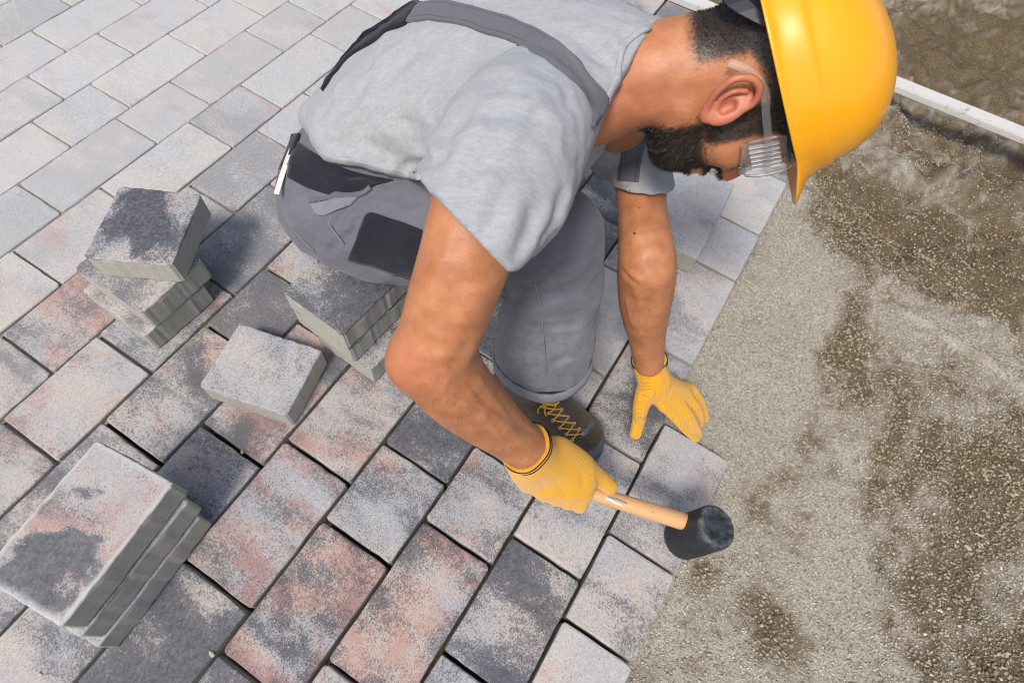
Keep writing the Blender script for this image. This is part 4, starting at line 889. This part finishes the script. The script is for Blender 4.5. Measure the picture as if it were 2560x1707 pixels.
# ------------------------------------------------------------------ safety glasses
def glasses():
    root = empty('safety_glasses', H(.1, .02)); inv = Matrix.Translation(-Vector(root.location)); tag(root, 'clear safety glasses with louvred side shields on the bearded face', 'glasses')
    def add(o): o.parent = root; o.matrix_parent_inverse = inv; return o
    for sg in (1, -1):
        P = [H(.088, .030, sg*.074), H(.05, .031, sg*.080), H(.015, .030, sg*.0835), H(-.010, .030, sg*.083), H(-.030, .018, sg*.080), H(-.044, -.002, sg*.074)]
        add(ribbon('temple', P, .0085, .0028, c_h, M_CLEAR, None))
        # side shield: frame and slats
        def q(f, u): return H(.050+f*.046, .002+u*.048+.003*f, sg*(.0735-.010*f*f))
        fr = [q(0, .12), q(.0, .86), q(.25, 1.0), q(1, 1.0), q(1, 0), q(.25, .0), q(0, .12)]
        add(cord('shield_frame', np.array(fr), .0019, M_CLEAR, None, 4, 6))
        g = [[q(i/6, j/6) for j in range(7)] for i in range(7)]
        V = [p for r_ in g for p in r_]+[p+sg*l_h*.0012 for r_ in g for p in r_]; F = []
        for i in range(6):
            for j in range(6): a = i*7+j; F.append((a, a+1, a+8, a+7)); F.append((49+a, 49+a+7, 49+a+8, 49+a+1))
        add(mesh('side_shield', V, F, M_CLEAR, None, True))
        for k in range(6): f = .16+.13*k; add(ribbon('louvre', [q(f, .16), q(f, .5), q(f, .84)], .0038, .0012, g_h+.8*sg*l_h, M_LOUV, None))
    V, F = [], []; n, m = 33, 9
    for t in range(2):
        for i in range(n):
            a = (i/(n-1)*2-1); s_ = a*.068; f = .112-.030*abs(a)**2.3-.0015*t
            for j in range(m):
                b = j/(m-1); nose_ = .016*math.exp(-(a/.16)**2)*(1-b); V.append(H(f-.004*b, -.002+nose_*1.0+b*(.050-nose_), s_))
    K = n*m
    for i in range(n-1):
        for j in range(m-1): a = i*m+j; F.append((a, a+1, a+m+1, a+m)); F.append((K+a, K+a+m, K+a+m+1, K+a+1))
    rim = [j for j in range(m)]+[i*m+m-1 for i in range(1, n)]+[(n-1)*m+j for j in range(m-2, -1, -1)]+[i*m for i in range(n-2, 0, -1)]
    for a, b in zip(rim, rim[1:]+rim[:1]): F.append((a, K+a, K+b, b))
    add(mesh('lens', V, F, M_CLEAR, None, True))
    edge = [V[i*m] for i in range(n)]; add(cord('lens_rim', np.array(edge)[::2], .0016, M_CLEAR, None, 3, 6))
t_ = NT('frosted clear plastic', .25, .5); t_.set('Base Color', (.80, .81, .84)); t_.set('Transmission Weight', .6); M_LOUV = t_.out()
glasses()
# ------------------------------------------------------------------ mallet
MH0, MH1 = D(1708, 1350, 1.055), D(1784, 1312, .965)            # bottom and top of the head
m_ax = nrm(MH1-MH0); MHC = (MH0+MH1)/2
HA0 = D(1725, 1308, 1.005); HB0 = D(1462, 1226, .965); h_ax = nrm(HB0-HA0)
m_ax = nrm(m_ax-h_ax*(m_ax@h_ax)); MLEN = .112
def lathe(name, prof, o, ax, mat, seg=40, smooth=True, squash=None):
    ax = nrm(ax); e1 = nrm(np.cross(ax, (.3, .8, .1))); e2 = np.cross(ax, e1); V, F = [], []
    for r, z in prof:
        for k in range(seg): t = 2*math.pi*k/seg; V.append(o+ax*z+r*(e1*math.cos(t)+e2*math.sin(t)))
    for i in range(len(prof)-1):
        for k in range(seg): j = (k+1) % seg; F.append((i*seg+k, i*seg+j, (i+1)*seg+j, (i+1)*seg+k))
    F.append(tuple(range(seg))[::-1]); F.append(tuple((len(prof)-1)*seg+k for k in range(seg)))
    return mesh(name, V, F, mat, None, smooth)
def mallet_rubber():
    t = NT('black mallet rubber', .55, .35); p = t.co('Object'); n = t.noise(p, 70, 5, .7); sc = t.noise(t.vmath('MULTIPLY', p, (1, 6, 3)), 40, 4, .7)
    f = t.math('MULTIPLY', t.attr('scuff'), t.step(n, .35, .7))
    c = t.mix(n, (.010, .012, .015), (.024, .027, .032)); c = t.mix(t.math('MULTIPLY', f, .6), c, (.20, .215, .23)); c = t.mix(t.math('MULTIPLY', t.step(sc, .62, .75), .35), c, (.10, .11, .12))
    t.set('Base Color', c); t.set('Roughness', t.math('ADD', .42, t.math('MULTIPLY', n, .3))); return t.out(t.bump(n, .2, .0015))
def wood():
    t = NT('varnished beech', .38, .45); p = t.co('Object'); a = t.attr('along')
    q = t.comb(t.math('MULTIPLY', a, .06), t.sep(p)[1], t.sep(p)[2]); g_ = t.noise(q, 260, 4, .6, .4); g2 = t.noise(t.vmath('MULTIPLY', q, (6, 1, 1)), 900, 2)
    c = t.mix(g_, (.56, .30, .12), (.70, .43, .20)); c = t.mix(t.step(g2, .62, .7), c, (.42, .21, .08))
    spot = t.step(t.noise(p, 120, 3, .7), .66, .72); c = t.mix(t.math('MULTIPLY', spot, .8), c, (.06, .04, .03))
    t.set('Base Color', c); t.set('Coat Weight', .3); t.set('Coat Roughness', .25); return t.out(t.bump(g_, .1, .001))
def mallet():
    root = empty('mallet', MHC-m_ax*MLEN/2); inv = Matrix.Translation(-Vector(root.location)); tag(root, 'black rubber mallet with pale wooden handle gripped in the right glove', 'mallet')
    def add(o): o.parent = root; o.matrix_parent_inverse = inv; return o
    R_ = .0375; L = MLEN; pr = [(.0, 0), (R_*.60, .0), (R_*.82, .0008), (R_*.93, .004), (R_*.98, .010), (R_, .020), (R_*1.01, .050), (R_*1.015, .056), (R_*1.0, .058), (R_*1.0, L-.020), (R_*.985, L-.009), (R_*.94, L-.004), (R_*.86, L-.0008), (R_*.80, L-.0003), (R_*.6, L-.0014), (R_*.3, L-.002), (.0005, L-.002)]
    o = lathe('head', [(max(r, .0003), z) for r, z in pr], MHC-m_ax*L/2, m_ax, mallet_rubber(), 56); add(o)
    sc = np.repeat([0, .6, .9, .7, .3, .1, .05, .1, .05, .05, .25, .7, 1., .9, .4, .3, .3], 56); fattr(o, 'scuff', sc)
    A = HA0-h_ax*.016; hp_ = []
    for z, r in ((.005, .0150), (.04, .0152), (.09, .0148), (.14, .0138), (.19, .0128), (.24, .0130), (.272, .0145), (.284, .0140), (.287, .010)): hp_.append((r, z))
    o = lathe('handle', hp_, A, h_ax, wood(), 28); fattr(o, 'along', np.repeat([z for r, z in hp_], 28)); add(o)
    # torn paper label on the handle
    hs = Sdf(); hs.add(tube([(A+h_ax*.05, .0150), (A+h_ax*.14, .0139), (A+h_ax*.2, .0128)], 2), .001)
    add(sheet('label_remnant', hs, [(1516, 1240), (1532, 1248), (1550, 1258)], [(1514, 1248), (1540, 1260), (1566, 1270)], 10, 4, .0, M_WHITE, None, .0003))
    add(sheet('label_scuff', hs, [(1520, 1240), (1545, 1247), (1566, 1256)], [(1520, 1244), (1545, 1252), (1568, 1260)], 8, 3, .0002, plain('grey scuff', (.25, .25, .26), .6, .3, 200, .5), None, .0003))
mallet()
# ------------------------------------------------------------------ gloves
def glove_obj(sd, h, wrist, axis, lat, th0, th1, label, rimP, rimR):
    V, F = sd.mesh(h, n=32, newton=1); V = relax(V, F, 1, .3); o = part(mesh('glove', V, F, M_GLOVE, None, True)); o['label'] = label
    q = V-wrist; rib = q@lat
    # thumb: ribs run along it
    tq = V-th0; ta = nrm(th1-th0); al = np.clip(tq@ta/np.linalg.norm(th1-th0), 0, 1); td = np.linalg.norm(tq-al[:, None]*(th1-th0), axis=1); tl = nrm(np.cross(ta, np.cross(lat, axis)))
    k = ss(-td, -.026, -.018)*ss(al, .15, .4); rib = rib*(1-k)+(tq@tl)*k
    fattr(o, 'rib', rib); fattr(o, 'knit', q@axis); fattr(o, 'trim', np.zeros(len(V)))
    return o
def cuff(wr, ax, e1, ra, rb, par, lean=0.):
    # ribbed cuff ending in two dark overlock threads
    e1 = nrm(e1-ax*(e1@ax)); e2 = np.cross(ax, e1)
    def ring(z, k, n=36): return np.array([wr+ax*(z+.0012*math.sin(5*t))+(ra*k*math.cos(t))*e1+(rb*k*math.sin(t))*e2 for t in np.linspace(0, 2*math.pi, n)])
    cord('cuff_thread', ring(.0005, 1.0), .0010, M_THREAD, par, 2, 5); cord('cuff_thread', ring(.0060, 1.012), .0008, M_THREAD, par, 2, 5)
M_THREAD = plain('black thread', (.02, .016, .012), .9, .1, 900, .3)
def Zr(x, y, z, r): return Z(x, y, z), r
gl = Sdf(); wL = Z(1623, 898, .135)
kn_ = [Z(1662, 1012, .080), Z(1690, 1003, .082), Z(1711, 990, .076), Z(1726, 974, .064)]
gl.add(tube([(wL-nrm(ARM_L[-1][0]-ARM_L[-2][0])*.03, .036), (wL, .0345), (Z(1626, 925, .122), .0325), (Z(1638, 955, .112), .033)], 3), .015)
palmc = Z(1650, 970, .098); kmid = (kn_[1]+kn_[2])/2
for k_, w_ in zip(kn_, (.017, .0175, .0165, .0145)): gl.add(tube([(Z(1632, 945, .112), .020), ((k_+Z(1640, 960, .108))/2, .0185), (k_, w_*.88)], 2), .014)
gl.add(tube([(Z(1632, 950, .10), .024), (Z(1655, 990, .075), .022)], 1), .015)
fing = [[(1662, 1012, .080, .0135), (1690, 1043, .060, .0122), (1716, 1072, .030, .0112), (1738, 1094, .000, .0100)],
        [(1690, 1003, .082, .0138), (1717, 1033, .066, .0122), (1734, 1060, .034, .0112), (1746, 1084, -.004, .0098)],
        [(1711, 990, .076, .0130), (1735, 1012, .062, .0116), (1748, 1038, .030, .0106), (1752, 1058, -.006, .0094)],
        [(1726, 974, .064, .0118), (1745, 995, .048, .0106), (1758, 1022, .020, .0094), (1764, 1047, -.010, .0086)]]
for f_ in fing: gl.add(tube([Zr(*a) for a in f_], 3), .0055)
thL = [Zr(1612, 985, .092, .020), Zr(1602, 1018, .070, .0165), Zr(1597, 1050, .045, .0140), Zr(1589, 1083, .018, .0128)]; gl.add(tube(thL, 3), .012)
gl.clip(halfspace(wL, nrm(ARM_L[-1][0]-ARM_L[-2][0])), .002)
gl.strokes([([(1668, 935), (1665, 955), (1650, 975)], .0022, .004), ([(1598, 985), (1610, 992), (1625, 990)], .0018, .004), ([(1680, 960), (1676, 980), (1664, 995)], .0022, .004), ([(1600, 955), (1625, 960), (1655, 952)], .0015, .004), ([(1700, 1010), (1718, 1040), (1728, 1065)], .0015, .003)])
axL = nrm(kmid-wL); latL = nrm(np.cross(axL, (0.2, .2, 1.)))
oL = glove_obj(gl, .0021, wL, axL, latL, thL[1][0], thL[3][0], 'yellow knitted glove pressing the paver edge', None, None)
cuff(wL, nrm(ARM_L[-1][0]-ARM_L[-2][0]), _R, .0350, .0350, oL)
# right hand: fist round the handle
grp = lambda z: HA0+h_ax*(z-.016)                                   # along the handle from the head
gr_ = Sdf(); wR = D(1322, 1124, .878); up_ = -nrm(ray(1400, 1200)); dn = nrm(np.cross(h_ax, up_)); dn = dn if (dn@(-_U)) > 0 else -dn   # across the handle, down in the picture
cR = D(1314, 1117, .870); aR = nrm(ARM_R[-1][0]-ARM_R[-3][0])
gr_.add(tube([(cR-aR*.03, .042), (cR, .0405), (wR, .0390), (D(1345, 1148, .900), .0375)], 2), .015)
ks = [.224, .245, .266, .286]
for i, (z_, r_) in enumerate(zip(ks, (.0160, .0168, .0165, .0152))):
    K_ = grp(z_)+dn*(.001+.003*i)+up_*(.034-.002*abs(i-1)); B_ = grp(z_+.008)-dn*.026+up_*.040
    gr_.add(tube([(D(1352, 1152, .905), .024), (B_, .0195), (K_, r_*1.05)], 2), .016)
    # curled finger: knuckle, over the far side, under the handle
    gr_.add(tube([(K_, r_*.98), (grp(z_-.001)+dn*.024+up_*.010, r_*.86), (grp(z_-.001)+dn*.020-up_*.018, r_*.8), (grp(z_)-dn*.002-up_*.027, r_*.74)], 3), .006)
gr_.add(tube([(D(1372, 1150, .915), .030), (grp(.252)-dn*.015+up_*.018, .028)], 1), .02)
gr_.add(tube([(D(1312, 1158, .890), .027), (D(1325, 1195, .925), .024), (grp(.284)+dn*.004+up_*.02, .020)], 2), .02)
thR = [(D(1400, 1130, .918), .024), (D(1445, 1150, .930), .0185), (D(1488, 1186, .942), .0150), (D(1524, 1216, .952), .0132)]; gr_.add(tube(thR, 3), .014)
gr_.clip(halfspace(cR, aR), .002)
gr_.strokes([([(1300, 1150), (1340, 1140), (1375, 1110)], .0016, .004), ([(1452, 1180), (1458, 1200), (1460, 1225)], .003, .004), ([(1420, 1250), (1400, 1215), (1380, 1190)], .0014, .003), ([(1385, 1258), (1360, 1220), (1350, 1190)], .0014, .003)])
axR = nrm(grp(.255)+up_*.03-wR); latR = nrm(np.cross(axR, up_))
oR = glove_obj(gr_, .0021, wR, axR, latR, thR[1][0], thR[3][0], 'yellow knitted glove gripping the mallet handle', None, None)
cuff(cR, aR, _R, .0408, .0408, oR)
# ------------------------------------------------------------------ boots
def boot(ank, toe, label, detail):
    f_ = toe-ank; f_[2] = 0; f_ = nrm(f_); s_ = np.array([-f_[1], f_[0], 0]); u_ = np.array([0, 0, 1.]); g = lambda a, b, c: np.array([ank[0], ank[1], 0])+f_*a+s_*b+u_*c
    Lt = float(np.linalg.norm((toe-ank)[:2])); A3 = np.array([f_, s_, u_])
    up = Sdf(); up.add(tube([(g(-.045, 0, .062), .040), (g(.0, 0, .065), .042), (g(Lt*.45, .0, .058), .041), (g(Lt*.75, .002, .050), .038), (g(Lt-.030, .0, .044), .031)], 3, s_, 1.14), .02)
    if detail: up.add(tube([(g(-.012, 0, .07), .046), (g(-.012, 0, .15), .052), (g(-.016, 0, .23), .056)], 2), .03)
    else: up.add(tube([(g(0, 0, .065), .042), (g(-.09, 0, .07), .048)], 1), .03)
    up.clip(halfspace(g(0, 0, .022), u_), .004)
    if detail: up.strokes([([(1318, 1010), (1345, 1050), (1400, 1100)], .002, .004), ([(1430, 1085), (1455, 1075), (1475, 1085)], .0022, .003), ([(1400, 1010), (1430, 1050), (1450, 1085)], .0018, .003)])
    v, f = up.mesh(.003, newton=0); o = part(mesh('boot', relax(v, f, 1, .4), f, M_LEATHER, None, True)); o['label'] = label
    so = Sdf(); so.add(tube([(g(-.048, 0, .016), .044), (g(.02, 0, .016), .040), (g(Lt*.6, .0, .016), .047), (g(Lt-.035, .0, .016), .043)], 3, u_, .8), .01); so.clip(halfspace(g(0, 0, .002), u_), .002); so.clip(halfspace(g(0, 0, .026), -u_), .002)
    v, f = so.mesh(.003, newton=0); mesh('sole', v, f, M_RUBBER, o, True)
    tc = Sdf(); tc.add(tube([(g(Lt*.72, .002, .050), .0395), (g(Lt-.030, .0, .044), .0335)], 1, s_, 1.14), .02); tc.clip(halfspace(g(Lt-.052, 0, .03), f_), .003); tc.clip(halfspace(g(0, 0, .022), u_), .004)
    v, f = tc.mesh(.0024, newton=0); mesh('toe_cap', v, f, M_TOE, o, True)
    if detail:
        sheet('tongue', up, [(1340, 985), (1362, 1015), (1400, 1055), (1432, 1092)], [(1384, 985), (1398, 1012), (1428, 1050), (1450, 1078)], 16, 6, .0005, M_TONGUE, o, .0015, .002)
        Lp = [(1338, 997), (1352, 1014), (1367, 1032), (1383, 1050), (1400, 1068), (1416, 1084), (1430, 1098)]; Rp = [(1376, 992), (1390, 1008), (1404, 1024), (1420, 1042), (1435, 1058), (1448, 1072), (1458, 1084)]
        PL, PR = up.hit(Lp), up.hit(Rp); NL, NR = up.grad(PL, .004), up.grad(PR, .004); PL = PL+NL*.004; PR = PR+NR*.004
        for i in range(len(PL)-1):
            for a, b, z in ((PL[i], PR[i+1], .004), (PR[i], PL[i+1], .0065)): cord('lace', [a, (a+b)/2+NL[i]*z, b], .0015, M_LACE, o, 4, 6)
        for i, (a, n_) in enumerate(zip(list(PL)+list(PR), list(NL)+list(NR))): cord('eyelet', [a-n_*.002+.0032*(math.cos(t)*nrm(np.cross(n_, u_))+math.sin(t)*np.cross(n_, nrm(np.cross(n_, u_)))) for t in np.linspace(0, 6.2832, 10)], .0009, M_METAL, o, 1, 5)
        b0 = PL[0]*.5+PR[0]*.5+NL[0]*.008
        for d_ in ((-.018, .006), (.014, .010), (-.022, -.008)): cord('lace', [b0, b0+f_*d_[1]+s_*d_[0]*.7+NL[0]*.006, b0+f_*(d_[1]+.012)+s_*d_[0]*1.2-NL[0]*.002], .0015, M_LACE, o, 4, 6)
    return o
M_TOE = plain('dusty rubber toe cap', (.085, .095, .105), .6, .4, 150, .35, .3)
M_TONGUE = cloth_material('grey boot tongue', (.05, .055, .06), (.10, .105, .11), 600, .6)
boot(Z(1328, 960, .12), Z(1497, 1128, .035), 'dusty brown leather boot with yellow laces and rubber toe cap', True)
boot(np.array([ankL[0]-.01, ankL[1], .07]), np.array([ankL[0]-.19, ankL[1]+.02, .03]), 'brown work boot of the kneeling leg', False)
